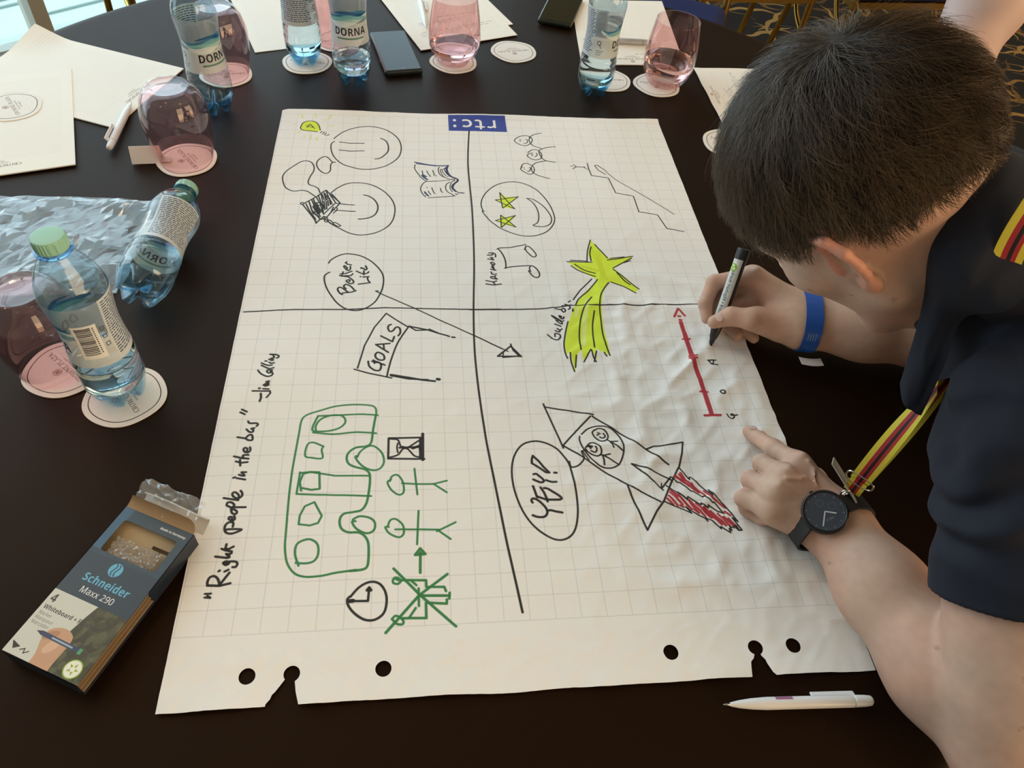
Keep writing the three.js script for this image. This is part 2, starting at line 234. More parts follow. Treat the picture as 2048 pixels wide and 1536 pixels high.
const MARKS = [
['k',2.6,'c','3113,524 3046,1534 3049,2719 3017,3871 2956,4880 2930,5602 2942,6258 2984,7001 3043,7607 3102,8219 3161,8723 3202,9067'],
['k',2.2,'c','44,4920 369,4898 714,4878 1255,4877 1836,4850 2394,4866 2974,4882 3310,4878'],
['k',2.2,'c','2909,4887 3315,4885 3781,4880 4061,4845 4315,4818 4708,4819 5275,4824 5777,4815'],
['k',2,'c','5354,4823 5760,4815 6007,4802 6175,4787'],
['Yf',0,'f','344,554 364,411 459,358 578,384 635,477 662,617 625,672 518,670 387,661'],
['k',1.8,'c','663,623 633,493 578,391 476,358 380,410 343,539 358,616 418,650 517,658 621,684'],
['k',1.2,'c','422,503 474,532 559,559'],
['k',1.2,'c','444,565 475,453 521,498 569,590'],
['k',1.2,'c','465,523 503,483 541,545'],
['k',1.6,'l','698,656 669,710'],
['k',1.6,'l','736,676 708,748'],
['k',1.6,'l','767,705 739,768'],
['k',1.6,'l','756,777 797,781 816,749'],
['y',1.6,'l','326,171 359,267'],
['y',1.6,'l','540,127 567,256'],
['y',1.6,'l','812,146 787,277'],
['y',1.6,'l','692,347 729,280'],
['y',1.6,'l','204,467 253,464'],
['y',1.6,'l','313,742 356,678'],
['y',1.6,'l','529,793 531,915'],
['y',1.6,'l','769,502 868,481'],
['y',1.6,'l','421,859 440,797'],
['y',1.6,'l','638,940 623,850'],
['k',2,'c','902,874 1014,694 1173,561 1404,480 1641,523 1829,671 1949,883 1984,1123 1946,1361 1828,1552 1639,1686 1435,1727 1229,1686 1049,1566 926,1371 873,1169 871,1020 915,952'],
['k',2,'l','994,976 1162,1002 1387,992'],
['k',2,'l','1003,1202 1173,1224 1394,1215'],
['k',2.2,'c','1649,829 1725,893 1773,1042 1773,1221 1695,1370 1632,1425 1575,1441'],
['k',2,'c','966,1547 913,1537 859,1445 801,1399 733,1450 686,1551 692,1663 751,1786 826,1852 879,1837 905,1767 899,1628 922,1557 966,1547'],
['k',2,'c','792,2358 757,2255 691,2192 620,2154 594,2075 611,1954 652,1803 651,1693 610,1582 528,1529 437,1560 339,1676 246,1817 208,1967 231,2113 274,2230 356,2306 432,2322 520,2301 613,2337 727,2450'],
['k',2,'c','946,2367 1029,2248 1159,2125 1310,2089 1496,2115 1670,2230 1812,2409 1891,2612 1906,2812 1868,3033 1768,3201 1612,3310 1426,3352 1281,3315 1147,3224 1025,3120 916,3003'],
['k',2,'l','1097,2623 1217,2645 1309,2648'],
['k',2,'l','1033,2789 1195,2798 1329,2805'],
['k',2.3,'c','1440,2393 1523,2429 1609,2530 1654,2668 1641,2818 1584,2917 1483,2972 1384,2984'],
['k',2.2,'l','567,2649 639,2572 765,2436 846,2319 878,2290 942,2391 1098,2597 1078,2661 982,2844 935,2960 892,2938 793,3085 764,3010 567,2657'],
['k',2,'c','567,2649 539,2650 540,2614 572,2610'],
['k',2,'l','965,2382 1098,2605'],
['k',2.2,'l','943,2407 1042,2614 1085,2629'],
['k',2,'l','883,2885 1024,2623'],
['k',1.8,'l','845,2619 884,2892'],
['k',2,'l','808,2378 853,2603 911,2497'],
['k',2.2,'l','612,2640 684,2827 782,3009'],
['k',2.2,'l','649,2576 709,2795 836,2993'],
['k',2.2,'l','676,2671 734,2872 813,2932'],
['k',2.2,'l','688,2543 762,2763 842,2947'],
['k',2.2,'l','704,2502 755,2669 826,2870'],
['k',2.2,'l','727,2669 800,2886'],
['k',2.2,'l','745,2779 824,2839'],
['k',2.2,'l','759,2605 806,2731 882,2869'],
['k',2.2,'l','749,2477 818,2636 870,2838'],
['k',2.2,'l','774,2428 825,2604 870,2713'],
['k',2.2,'l','823,2394 866,2522'],
['k',2.2,'l','849,2360 895,2530 912,2505'],
['k',2.2,'l','879,2310 930,2489 974,2584'],
['k',2.2,'l','872,2602 894,2776'],
['k',2.2,'l','898,2570 920,2759'],
['k',2.2,'l','919,2537 938,2680'],
['k',2.2,'l','939,2488 964,2648'],
['k',2.2,'l','906,2424 987,2632'],
['k',2.2,'l','712,2606 787,2604'],
['k',2.2,'l','722,2717 810,2778'],
['k',2.2,'l','711,2811 807,2855'],
['k',2.2,'l','740,2653 784,2684 764,2779 803,2809'],
['k',2.2,'l','783,2668 858,2666 865,2761'],
['k',2.2,'l','1011,2710 986,2836'],
['k',3,'l','720,2701 809,2886'],
['k',3,'l','755,2669 833,2839'],
['k',2.6,'l','753,2872 824,2963'],
['k',2.6,'l','854,2360 900,2473'],
['k',2.6,'l','857,2651 891,2744'],
['k',1.8,'c','1068,2725 1063,2795 1020,2859'],
['k',2.4,'l','791,3062 796,3096'],
['k',1.8,'c','837,3008 869,3007 920,2953 952,3006 951,3059 919,3060 900,2992 927,2984'],
['k',1.8,'c','955,3051 976,3021 1026,3080 1038,3125 1000,3103 955,3051'],
['k',1.8,'c','1032,3110 1053,3072 1140,3146 1104,3162 1037,3110'],
['b',2.6,'c','2202,1503 2331,1544 2484,1579 2587,1589 2732,1575'],
['b',2.2,'c','2223,1543 2382,1569 2536,1596'],
['k',1.6,'c','2205,1576 2197,1675 2227,1772 2287,1902 2336,1975 2381,2021'],
['k',1.5,'c','2381,2021 2476,2016 2602,2005 2740,1984'],
['k',1.6,'c','2586,1626 2570,1671 2573,1761 2597,1840 2651,1899 2740,1962'],
['k',1.4,'c','2616,1679 2600,1715 2618,1812 2637,1865 2656,1899'],
['k',1.4,'c','2689,1649 2636,1687 2628,1723 2654,1802 2687,1863 2722,1888'],
['b',3.2,'c','2722,1585 2703,1676 2720,1791 2763,1878 2833,1929 2867,1963 2849,2024 2812,2068 2779,2146 2787,2206 2820,2264'],
['b',3,'c','2699,1658 2706,1756 2744,1861'],
['k',1.8,'c','2705,1612 2667,1677 2695,1792 2743,1870 2793,1912 2857,1954 2855,2006 2818,2051 2770,2121 2772,2198 2815,2256 2869,2297 2943,2311'],
['b',2.4,'l','2898,2300 2943,2311'],
['k',1.4,'l','2751,1957 2817,1947 2805,1982 2770,1979'],
['k',1.6,'c','2381,2021 2335,2065 2300,2143 2287,2228 2308,2328 2361,2422'],
['k',1.5,'c','2400,2442 2543,2426 2691,2406 2806,2382'],
['k',1.6,'c','2738,2036 2691,2080 2669,2158 2676,2234 2704,2293 2757,2341 2805,2386'],
['k',1.4,'c','2830,1990 2773,2026 2746,2096 2738,2173 2751,2241 2775,2278'],
['k',1.6,'l','2316,1734 2318,1769 2327,1857'],
['k',1.6,'l','2385,1736 2409,1819 2443,1893'],
['k',1.6,'l','2485,1714 2484,1764 2503,1807 2495,1852 2540,1868'],
['k',1.6,'l','2384,2175 2386,2182'],
['k',1.6,'l','2402,2267 2417,2317 2441,2358'],
['k',1.6,'l','2458,2181 2481,2290 2500,2336'],
['k',1.6,'l','2590,2194 2594,2254 2620,2303'],
['k',1.6,'l','2818,2323 2836,2356'],
['k',1.6,'l','2853,2322 2862,2334'],
['b',3,'l','2312,1866 2347,1926 2392,1973'],
['b',3,'l','2338,1865 2372,1899'],
['b',3,'l','2348,2294 2377,2360 2401,2392'],
['k',1.7,'c','4154,696 4073,641 3951,674 3860,795 3919,900 4021,950 4113,892 4162,793 4150,696 4111,757 4125,872 4170,959 4291,1030'],
['k',1.7,'c','4117,698 4207,607 4339,557'],
['k',1.7,'c','4049,1160 4136,1074 4220,1086 4273,1189 4260,1301 4190,1359 4107,1354 4033,1254 4072,1189 4126,1176'],
['k',1.7,'c','4236,1096 4380,996 4535,963'],
['k',1.7,'c','4236,1134 4254,1264 4315,1372 4477,1425'],
['k',1.7,'c','3893,1622 3924,1514 3991,1468 4079,1526 4109,1633 4077,1740 4011,1777 3926,1710 3884,1633 3919,1568'],
['k',1.7,'c','4077,1544 4160,1444 4324,1387'],
['k',1.7,'c','4064,1563 4070,1705 4162,1807 4328,1879'],
['k',1.5,'l','3948,772 3976,755'],
['k',1.5,'l','3944,814 3975,805'],
['k',1.5,'l','4104,1222 4119,1202'],
['k',1.5,'l','4110,1247 4128,1235'],
['k',1.5,'l','3936,1606 3949,1599'],
['k',1.5,'l','3942,1649 3953,1645'],
['k',1.6,'c','4058,747 4084,797 4062,863 4018,877'],
['k',1.6,'c','4190,1173 4200,1229 4157,1275'],
['k',1.6,'c','4038,1581 4049,1635 4009,1700 3990,1690'],
['k',1.7,'l','5004,1431 5006,1584 5023,1769 5291,1841 5338,2246 5611,2319 5619,2722 5895,2796 5970,3132 6222,3199'],
['k',1.6,'l','5122,1489 5166,1480 5293,1646'],
['k',1.6,'l','5121,1497 5163,1632 5255,1737'],
['k',1.3,'l','5283,1671 5412,1890 5871,2406 6167,2771'],
['k',1.6,'l','4721,1514 4747,1524'],
['k',1.6,'l','4809,1537 4955,1542'],
['k',1.5,'l','4775,1480 4809,1537 4744,1593'],
['k',1.2,'l','4933,1550 4987,1610'],
['k',1.8,'c','3213,2758 3192,2601 3231,2407 3342,2207 3512,2051 3718,1987 3914,2039 4080,2186 4194,2415 4262,2672 4280,2923 4218,3107 4096,3259 3937,3336 3768,3338 3588,3267 3429,3151 3308,3002 3232,2851 3200,2758 3232,2764'],
['k',1.8,'c','3907,2416 3993,2437 4100,2548 4195,2737 4231,2924 4186,3062 4074,3119 3938,3091 4009,3020 4045,2865 4036,2677 3985,2518 3916,2422'],
['Yf',0,'f','3494,2286 3574,2398 3778,2377 3630,2543 3698,2700 3534,2657 3513,2673 3506,2514 3418,2474 3500,2465'],
['Yf',0,'f','3471,2846 3551,2921 3696,2857 3600,3012 3675,3132 3500,3075 3457,3144 3467,3015 3384,2986 3471,2969'],
['k',1.7,'l','3513,2673 3498,2286 3698,2700 3418,2474 3778,2377 3523,2673'],
['k',1.7,'l','3457,3141 3470,2852 3675,3132 3381,2986 3692,2857 3463,3141'],
['k',1.9,'l','3356,3640 3395,3617 3558,3603 3762,3539 3785,3539'],
['k',2.1,'c','3374,3636 3412,3715 3450,3849 3458,3952 3451,4046'],
['k',2.1,'c','3433,4054 3522,4024 3668,4005 3790,4000 3841,4015 3891,4094 3911,4173 3895,4230 3855,4248 3810,4216 3779,4152 3764,4109 3792,4120'],
['k',1.9,'c','3803,4008 3782,4051 3785,4095 3792,4120'],
['k',1.9,'c','3751,3651 3771,3597 3804,3570 3844,3611 3885,3695 3907,3770 3888,3808 3853,3808 3806,3748 3770,3666 3765,3612 3779,3574'],
['k',2.2,'l','3154,4384 3256,4404 3360,4385'],
['k',2.2,'l','3156,4316 3228,4338 3260,4345 3299,4324'],
['k',2.2,'l','3252,4352 3275,4390'],
['k',2.2,'c','3288,4219 3277,4240 3244,4233 3224,4247 3242,4268 3283,4282 3311,4286 3285,4254 3282,4233 3298,4212'],
['k',2.2,'c','3309,4180 3252,4187 3244,4162 3237,4134'],
['k',2.2,'l','3236,4077 3306,4101 3270,4062 3285,4051 3253,4040 3282,4033 3255,4015 3285,3997 3262,3982'],
['k',2.2,'c','3245,3939 3270,3931 3293,3946 3300,3975 3281,3982 3254,3961 3245,3939'],
['k',2.2,'l','3212,3858 3264,3873 3293,3880 3266,3850 3286,3835 3248,3828'],
['k',2.2,'c','3213,3778 3266,3776 3286,3765 3288,3739'],
['k',2.2,'c','3235,3733 3294,3731 3321,3753 3326,3790 3322,3817'],
['k',2.2,'c','1030,3970 1056,3903 1113,3840 1190,3791 1281,3774 1381,3784 1476,3822 1571,3894 1648,3980 1719,4093 1764,4205 1777,4333 1765,4478 1732,4603 1683,4725 1621,4803 1542,4866 1445,4896 1357,4883 1268,4836 1182,4742 1110,4620 1048,4497 1006,4363 993,4263 1004,4208 1057,4155'],
['k',2.6,'c','1248,4594 1218,4572 1184,4506 1188,4466 1211,4452 1254,4479 1322,4550'],
['k',2.6,'c','1289,4479 1260,4443 1267,4407 1297,4398 1340,4425 1377,4470 1397,4506'],
['k',2.4,'l','1236,4581 1253,4563 1369,4546 1421,4519'],
['k',2.4,'c','1323,4335 1334,4326 1321,4303 1298,4308 1287,4326 1312,4362 1355,4380 1381,4362 1373,4317 1344,4285 1306,4248 1252,4235 1191,4221'],
['k',2.2,'c','1216,4235 1293,4225 1341,4221 1364,4188'],
['k',2.2,'l','1198,4189 1267,4184 1349,4137'],
['k',2.2,'l','1235,4147 1226,4207'],
['k',2.4,'c','1286,4086 1278,4058 1246,4025 1238,4044 1261,4086 1300,4123 1326,4095 1323,4039'],
['k',2.4,'l','1336,4006 1281,3992 1255,3964 1272,3944'],
['k',2.4,'l','1448,4393 1600,4366 1574,4325 1561,4279 1566,4252'],
['k',2.4,'l','1502,4252 1580,4243'],
['k',2.4,'l','1466,4243 1469,4247'],
['k',2.4,'c','1409,4134 1460,4169 1509,4187 1557,4169 1574,4140'],
['k',2.4,'l','1510,4206 1509,4122'],
['k',2.6,'c','1467,4066 1511,4085 1530,4103 1547,4075 1527,4019'],
['k',2.6,'l','1470,4057 1504,4075'],
['k',1.8,'l','1713,4529 1677,4529 1748,4584 2180,4851 2488,5065 2932,5355 3271,5591'],
['k',1.8,'l','2887,5326 3348,5639'],
['k',2.6,'l','3213,5718 3388,5551 3508,5732 3213,5718'],
['k',2.2,'l','3391,5515 3414,5622 3471,5711'],
['k',1.6,'l','3288,5656 3275,5743 3482,5728'],
['k',2.1,'l','1825,4954 1684,5198 1571,5529 1503,5899'],
['k',2.1,'l','1825,4954 1969,5085 2107,5201'],
['k',2.1,'l','1466,5917 1618,5971 1913,6061'],
['k',2.3,'c','2107,5201 1989,5446 1915,5705 1873,5913 1856,6042'],
['k',2.6,'l','2115,5183 2355,5253 2482,5312 2622,5374'],
['k',2.2,'l','2131,5201 2203,5258 2339,5253'],
['k',2,'l','2371,5237 2483,5306'],
['k',2.8,'l','2657,5386 2689,5388'],
['k',3.2,'l','1900,6012 2116,6060 2282,6099 2426,6122'],
['k',2.4,'l','1905,6026 2116,6080 2343,6094'],
['k',4.6,'l','2457,6090 2477,6097'],
['k',2.6,'c','1626,5785 1644,5869 1707,5931 1767,5932 1783,5850 1741,5797 1672,5786'],
['k',2.6,'c','1703,5818 1687,5765 1726,5808'],
['k',2.6,'c','1707,5681 1736,5639 1807,5682 1816,5756 1763,5766 1716,5723 1707,5670'],
['k',2.6,'l','1826,5851 1749,5808'],
['k',2.6,'l','1864,5640 1709,5509 1880,5489'],
['k',2.4,'l','1812,5586 1803,5499'],
['k',2.6,'l','1768,5356 1911,5457 1933,5368'],
['k',2.6,'c','1890,5154 1859,5176 1855,5233 1880,5276 1916,5263 1942,5218 1974,5200 2003,5234 2007,5302 1982,5353'],
['Yf',0,'f','4754,3432 4796,3525 4934,3835 5313,3786 5225,3888 4979,4046 5257,4486 5199,4559 5063,4434 4874,4350 4755,4539 4679,4823 4642,5212 4646,5510 4637,5752 4562,5689 4478,5634 4453,5828 4411,5634 4288,5835 4279,5632 4229,5703 4154,5996 4135,5666 4082,5718 4079,5540 4164,5209 4276,4901 4388,4702 4547,4497 4701,4297 4401,4006 4341,3907 4696,3915 4661,3758'],
['Yd',7,'l','4728,3619 4790,3981 4827,4286'],
['Yd',7,'l','4808,3688 4805,4157 4726,4455'],
['Yd',5,'l','4493,3983 4753,4113'],
['Yl',6,'l','4501,4702 4425,5019 4332,5543'],
['Yl',5,'l','4351,4862 4300,5018'],
['k',2,'c','4747,3420 4668,3666 4625,3893'],
['k',2,'c','4735,3573 4695,3712 4685,3888'],
['k',2,'c','4334,3907 4503,3912 4692,3920'],
['k',2,'c','4390,3878 4537,3885 4632,3898'],
['k',2,'c','4380,4002 4475,4104 4690,4233'],
['k',2,'c','4437,3962 4537,4082 4701,4162'],
['k',2,'c','4797,3521 4880,3710 4936,3823'],
['k',2,'c','4928,3868 5100,3833 5314,3779'],
['k',2,'c','4972,3830 5182,3798'],
['k',2,'c','5291,3820 5143,3923 4979,4046'],
['k',2,'c','5258,3877 5158,3923'],
['k',2,'c','4974,4073 5120,4285 5265,4482'],
['k',2,'c','5011,4156 5087,4306 5159,4391'],
['k',2,'c','4890,4343 5063,4434 5208,4565'],
['k',2,'c','4631,4280 4464,4477 4375,4601 4311,4702'],
['k',2,'c','4709,4297 4544,4518 4391,4682 4331,4802'],
['k',2,'c','4858,4360 4720,4580 4657,4803 4624,5116 4611,5399 4621,5618 4631,5752'],
['k',2,'c','4574,4645 4455,4823 4364,5057 4299,5359 4279,5632'],
['k',2,'c','4564,4926 4504,5173 4475,5398 4461,5595'],
['k',2,'c','4185,5110 4122,5321 4073,5540 4071,5701 4087,5775'],
['k',2,'c','4133,5684 4126,5824 4147,5996'],
['k',2,'c','4205,5729 4168,5928'],
['k',2,'c','4405,5633 4287,5840'],
['k',2,'c','4411,5634 4418,5758 4441,5846'],
['k',2,'c','4472,5670 4417,5845'],
['k',2,'c','4567,5698 4590,5760'],
['k',2,'c','4275,4905 4279,4925'],
['k',2.2,'c','3882,5358 3904,5388 3940,5433 3989,5452 4029,5427 4049,5382 4040,5344 4009,5330 3985,5330 3978,5388'],
['k',2.2,'l','3994,5278 4036,5301 4051,5298 4056,5272 4025,5243'],
['k',2.2,'l','4056,5272 4085,5253'],
['k',2.2,'l','4031,5177 4077,5206'],
['k',2.4,'l','4004,5166 4015,5167'],
['k',2.2,'c','3978,5003 4032,5074 4089,5114 4103,5148 4092,5161 4057,5134 4029,5094'],
['k',2,'l','3988,5007 4083,5088 4103,5114 4129,5095'],
['k',2.4,'c','4079,5007 4106,5021 4093,5047 4078,5014 4105,5061 4130,5054 4140,5031'],
['k',2.2,'l','4043,4872 4122,4891'],
['k',2.3,'c','4122,4891 4145,4939 4171,4926 4172,4885 4150,4867 4122,4891'],
['k',2.2,'l','4147,4816 4179,4833 4215,4816 4183,4802'],
['k',2.2,'c','4183,4798 4224,4823 4246,4857 4235,4885 4219,4892'],
['k',2,'l','4235,4760 4268,4729'],
['k',2,'l','4270,4930 4280,4892'],
['k',2.2,'l','223,8769 275,8775'],
['k',2.2,'l','219,8732 275,8732'],
['k',2.2,'l','245,8752 275,8775'],
['k',2.7,'c','228,8647 222,8612 235,8567 274,8553 314,8586 342,8653'],
['k',2.7,'l','228,8647 339,8656 435,8634'],
['k',2.7,'l','340,8645 411,8524'],
['k',2.6,'l','364,8509 396,8492'],
['k',2.6,'l','308,8504 317,8497'],
['k',2.6,'c','391,8413 361,8400 336,8418 367,8440 392,8421 383,8405 446,8407 471,8428 462,8464 431,8466'],
['k',3.2,'l','343,8419 386,8425'],
['k',2.6,'l','251,8345 370,8364 386,8357 357,8327 398,8317 398,8296 336,8281 298,8263'],
['k',2.6,'l','337,8216 333,8261 363,8270 408,8244'],
['k',2.6,'l','349,8319 380,8336'],
['k',2.6,'c','368,8020 366,7977 331,7967 299,7991 292,8042 313,8085 366,8100 421,8081 453,8053 329,8048 306,8060'],
['k',2.6,'c','341,7907 322,7906 314,7927 343,7946 374,7934 364,7895'],
['k',2.6,'c','346,7920 359,7959'],
['k',2.6,'c','320,7818 338,7815 378,7838 379,7869 346,7868 326,7836 331,7814 304,7787 272,7768 275,7737 311,7733 346,7766 327,7792'],
['k',2.6,'l','327,7792 461,7795'],
['k',2.6,'l','229,7681 375,7709'],
['k',2.6,'c','374,7704 374,7650 331,7612 307,7629 324,7666 371,7686 405,7660 404,7624 385,7596'],
['k',2.6,'l','322,7439 411,7459'],
['k',2.6,'l','288,7434 304,7427'],
['k',2.6,'c','339,7395 374,7408 398,7409 377,7380 361,7363 408,7364'],
['k',2.6,'l','284,7222 337,7241 404,7234'],
['k',2.6,'l','322,7202 336,7278'],
['k',2.6,'l','254,7156 342,7181 408,7189'],
['k',2.6,'c','356,7182 345,7152 357,7139 401,7140'],
['k',2.6,'c','378,7092 380,7058 351,7044 340,7065 358,7100 393,7106 413,7076 404,7037'],
['k',2.6,'l','251,6896 340,6916'],
['k',2.6,'c','340,6916 371,6939 415,6936 403,6873 375,6868 351,6894 340,6916'],
['k',2.6,'c','333,6790 369,6827 404,6828 408,6801 384,6782 415,6774'],
['k',2.6,'c','335,6676 353,6704 395,6705 431,6706 448,6729 436,6747'],
['k',2.6,'l','233,6548 286,6577'],
['k',2.6,'l','244,6506 303,6540'],
['k',2.8,'l','423,6276 433,6337 425,6390'],
['k',2.4,'l','325,6236 430,6238 520,6236 529,6269 494,6335'],
['k',2.4,'l','440,6203 502,6207'],
['k',2.6,'l','392,6198 406,6199'],
['k',2.8,'l','440,6148 463,6161 495,6145 455,6132 492,6119 466,6099 493,6090'],
['k',2.4,'c','346,5915 376,5959 425,5999 470,6017 512,6001 523,5974 511,5954 489,5934'],
['k',2.4,'c','492,5913 458,5913 450,5933 473,5960 502,5954 507,5914'],
['k',2.3,'c','375,5834 423,5865 475,5890 522,5877'],
['k',2.3,'c','370,5796 418,5824 459,5838 497,5832'],
['k',2.3,'l','458,5787 484,5805 518,5798'],
['k',2.4,'l','411,5766 428,5766'],
['k',2.4,'l','451,5736 489,5760 503,5750 475,5722 508,5716'],
['k',2.4,'c','457,5656 488,5667 507,5702'],
['k',2.4,'c','457,5659 517,5663 557,5681 557,5709 539,5719'],
['g',2.2,'c','1747,6627 1737,6524 1667,6478 1478,6464 1291,6485 1109,6542 966,6604 918,6686 908,6873 892,7165 883,7423 885,7752 894,8064 901,8252 922,8380 955,8471 1027,8562 1125,8601 1266,8599 1422,8572 1612,8550'],
['g',2.6,'c','1548,8560 1676,8548 1719,8505 1725,8361 1713,8249 1669,8172 1609,8136 1510,8131 1441,8087 1419,7989 1456,7917 1548,7897 1631,7876 1679,7802 1696,7701 1708,7535 1700,7429 1654,7374 1538,7333 1474,7292 1447,7215 1466,7138 1543,7073 1651,7060 1704,7009 1720,6824 1743,6627'],
['g',2.2,'c','1096,6619 1336,6613 1559,6606 1766,6627'],
['g',2.2,'c','1060,6858 1280,6883 1534,6862 1755,6884'],
['g',2.4,'c','1096,6619 1055,6749 1054,6830 1132,6844 1258,6831 1364,6780 1406,6698 1355,6620 1225,6617 1119,6679 1081,6773 1095,6843'],
['g',2.2,'c','1189,7051 1071,6992 1012,7024 1001,7168 1071,7197 1186,7207 1172,7096 1189,7051'],
['g',2.2,'l','968,7384 957,7658 1195,7675 1504,7694 1727,7710'],
['g',2.2,'l','969,7394 1069,7383 1334,7443 1693,7454'],
['g',2.4,'l','1000,7619 977,7510 1002,7406 1077,7383 1170,7390 1190,7601 1105,7612 992,7583'],
['g',2.2,'l','1011,8016 1014,7915 1055,7808 1148,7762 1235,7928 1204,8010 1124,8036 1011,8016'],
['g',2.3,'c','1054,8479 1007,8347 1020,8238 1121,8192 1206,8237 1233,8339 1205,8428 1128,8457 1024,8447'],
['g',2.3,'c','1567,7185 1540,7196 1561,7251 1626,7330 1716,7380 1804,7368 1849,7282 1826,7160 1742,7067 1670,7065 1591,7130 1559,7207'],
['g',2.4,'c','1578,8006 1545,8014 1591,8093 1693,8150 1766,8119 1775,8033 1719,7972 1618,7949 1552,7985'],
['g',2.2,'c','1931,7511 1893,7542 1933,7637 2013,7706 2065,7673 2055,7547 2001,7456 1939,7469 1918,7532'],
['g',2.2,'l','2046,7562 2231,7579 2382,7580 2525,7542'],
['g',2.2,'l','2382,7580 2520,7693'],
['g',2.2,'l','2179,7376 2209,7709'],
['g',2.2,'c','1916,8087 1882,8089 1926,8164 2018,8211 2068,8170 2059,8073 1990,8002 1931,8010 1907,8077'],
['g',2.2,'l','1983,8120 2211,8126 2430,8137'],
['g',2.2,'l','2405,8155 2600,8056'],
['g',2.2,'l','2413,8142 2542,8250'],
['g',2.2,'l','2220,7907 2203,8298'],
['g',2.8,'l','2232,8609 2235,8392'],
['g',3,'l','2184,8414 2234,8346 2283,8407 2184,8414'],
['g',2.4,'c','2023,8679 1975,8659 1971,8702 2015,8716 2044,8688 2015,8652 1983,8650'],
['g',2.6,'l','2044,8680 2288,8691 2290,8761 2463,8769 2478,8813'],
['g',2.4,'l','2143,8688 2194,8739'],
['g',2.4,'l','2215,8774 2217,8953'],
['g',2.8,'l','2238,8849 2509,8861'],
['g',2.6,'l','2513,8832 2508,8891'],
['g',2.6,'l','2484,8899 2482,8941 2285,8923 2286,9077 2066,9069'],
['g',2.4,'l','2187,8973 2128,9064'],
['g',2.4,'c','1965,9071 2004,9041 2066,9085 2066,9125 2012,9122 1973,9080'],
['g',2.8,'l','1973,8553 2222,8835 2561,9172'],
['g',2.8,'l','2497,8634 2222,8843 1911,9202'],
['k',2.6,'c','1570,8828 1651,8730 1760,8683 1857,8723 1910,8845 1894,8994 1819,9064 1727,9070 1633,9014 1560,8928 1541,8860 1562,8828'],
['k',2.6,'l','1557,8873 1736,8878 1743,8743'],
['k',3.2,'l','1724,8768 1743,8743 1760,8770'],
['k',4.5,'l','1565,8873 1596,8871'],
['k',2.6,'l','1894,7229 1894,6957 2263,6956'],
['k',2.6,'l','1894,7235 2288,7252'],
['k',3.6,'l','2273,6905 2270,7262'],
['k',3,'l','2245,6978 2243,7239'],
['k',2.2,'c','1913,6969 1996,6983 2033,7076 2106,7089 2198,7023 2254,6979'],
['k',2.2,'c','1899,7222 1998,7187 2052,7110 2107,7112 2179,7204 2261,7229'],
['k',2,'c','1996,7029 1988,7086 1998,7154'],
['k',2.6,'l','2015,7091 2235,7088'],
['k',3.6,'l','2161,7102 2244,7070 2244,7127'],
['k',1.8,'l','2052,7076 2107,7094'],
['k',2.3,'c','3894,7397 3869,7319 3781,7159 3646,7067 3518,7042 3381,7095 3281,7249 3238,7452 3248,7698 3313,7953 3415,8140 3548,8264 3661,8310 3773,8274 3848,8173 3897,7991 3915,7754 3905,7524 3894,7397'],
['k',2,'c','3895,7337 3907,7409 3979,7405 4046,7342 4070,7282 4051,7211 4112,7195'],
['k',1.6,'l','4066,7212 4121,7327'],
['k',2.2,'l','3696,6505 3706,6548 4267,6682'],
['k',2.2,'l','3701,6529 3777,6834 3853,7147'],
['k',2.2,'l','3858,7108 4035,6914 4233,6704'],
['k',2.2,'l','4256,6705 4422,6850 4614,7039 4798,7207 5019,7419'],
['k',2.2,'l','3859,7117 4042,7272 4143,7371 4319,7529 4493,7677 4815,7911'],
['k',2,'c','4087,6967 4174,6890 4285,6852 4403,6868 4494,6954 4540,7074 4539,7217 4470,7372 4394,7430 4320,7439 4238,7408 4153,7310 4084,7186 4051,7060 4061,6997'],
['k',2,'l','4598,7393 4751,7467 5008,7628'],
['k',2,'l','4598,7393 4710,7525 4881,7756'],
['k',2,'l','5003,7586 4869,7731'],
['k',1.6,'l','4883,7665 4866,7731'],
['k',2.2,'l','5118,7470 4993,7661 4853,7901'],
['k',2.2,'l','4490,7693 4534,7905 4606,8234 4748,8024 4853,7901'],
['k',2.2,'l','4798,7207 4887,7174 5255,7115 5214,7255 5125,7471'],
['k',2,'c','4243,6913 4222,6934 4218,6959 4240,7015 4281,7058 4327,7071 4368,7052 4392,7014 4391,6960 4364,6912 4326,6892 4295,6891 4246,6913'],
['k',1.8,'l','4282,6948 4308,6960'],
['k',1.8,'l','4267,6980 4288,6974'],
['k',2,'c','4346,6958 4361,6993 4347,7017 4315,7021 4297,7006'],
['k',2,'l','4372,7052 4426,7099 4534,7217'],
['k',2,'l','4418,7082 4490,7082'],
['k',2,'l','4401,7082 4421,7124 4430,7169'],
['k',2,'c','4117,7148 4157,7108 4200,7097 4244,7119 4272,7157 4283,7202 4271,7246 4233,7271 4200,7266 4156,7243 4115,7205 4102,7168 4117,7148'],
['k',3,'l','4134,7144 4178,7150'],
['k',2.6,'l','4159,7141 4161,7170'],
['k',2,'c','4218,7151 4232,7180 4218,7216 4194,7220 4163,7202'],
['k',2,'l','4262,7258 4308,7268 4374,7257'],
['k',2.2,'l','4288,7263 4292,7323 4287,7391'],
['k',2,'l','4312,7280 4454,7396'],
['k',2.9,'c','3426,7851 3418,7832 3425,7808 3450,7803 3485,7823 3527,7867 3558,7916 3572,7958 3564,8000 3535,8028 3498,8033 3452,8025 3413,8006'],
['k',2.9,'l','3575,7956 3617,7954 3667,7971 3731,7984'],
['k',2.9,'l','3453,7645 3466,7705 3479,7776 3575,7820'],
['k',2.9,'l','3534,7667 3564,7733 3584,7808 3590,7845'],
['k',2.9,'c','3570,7676 3607,7685 3655,7724 3714,7770 3746,7808 3728,7825 3675,7826 3590,7823'],
['k',2.9,'l','3479,7776 3488,7789'],
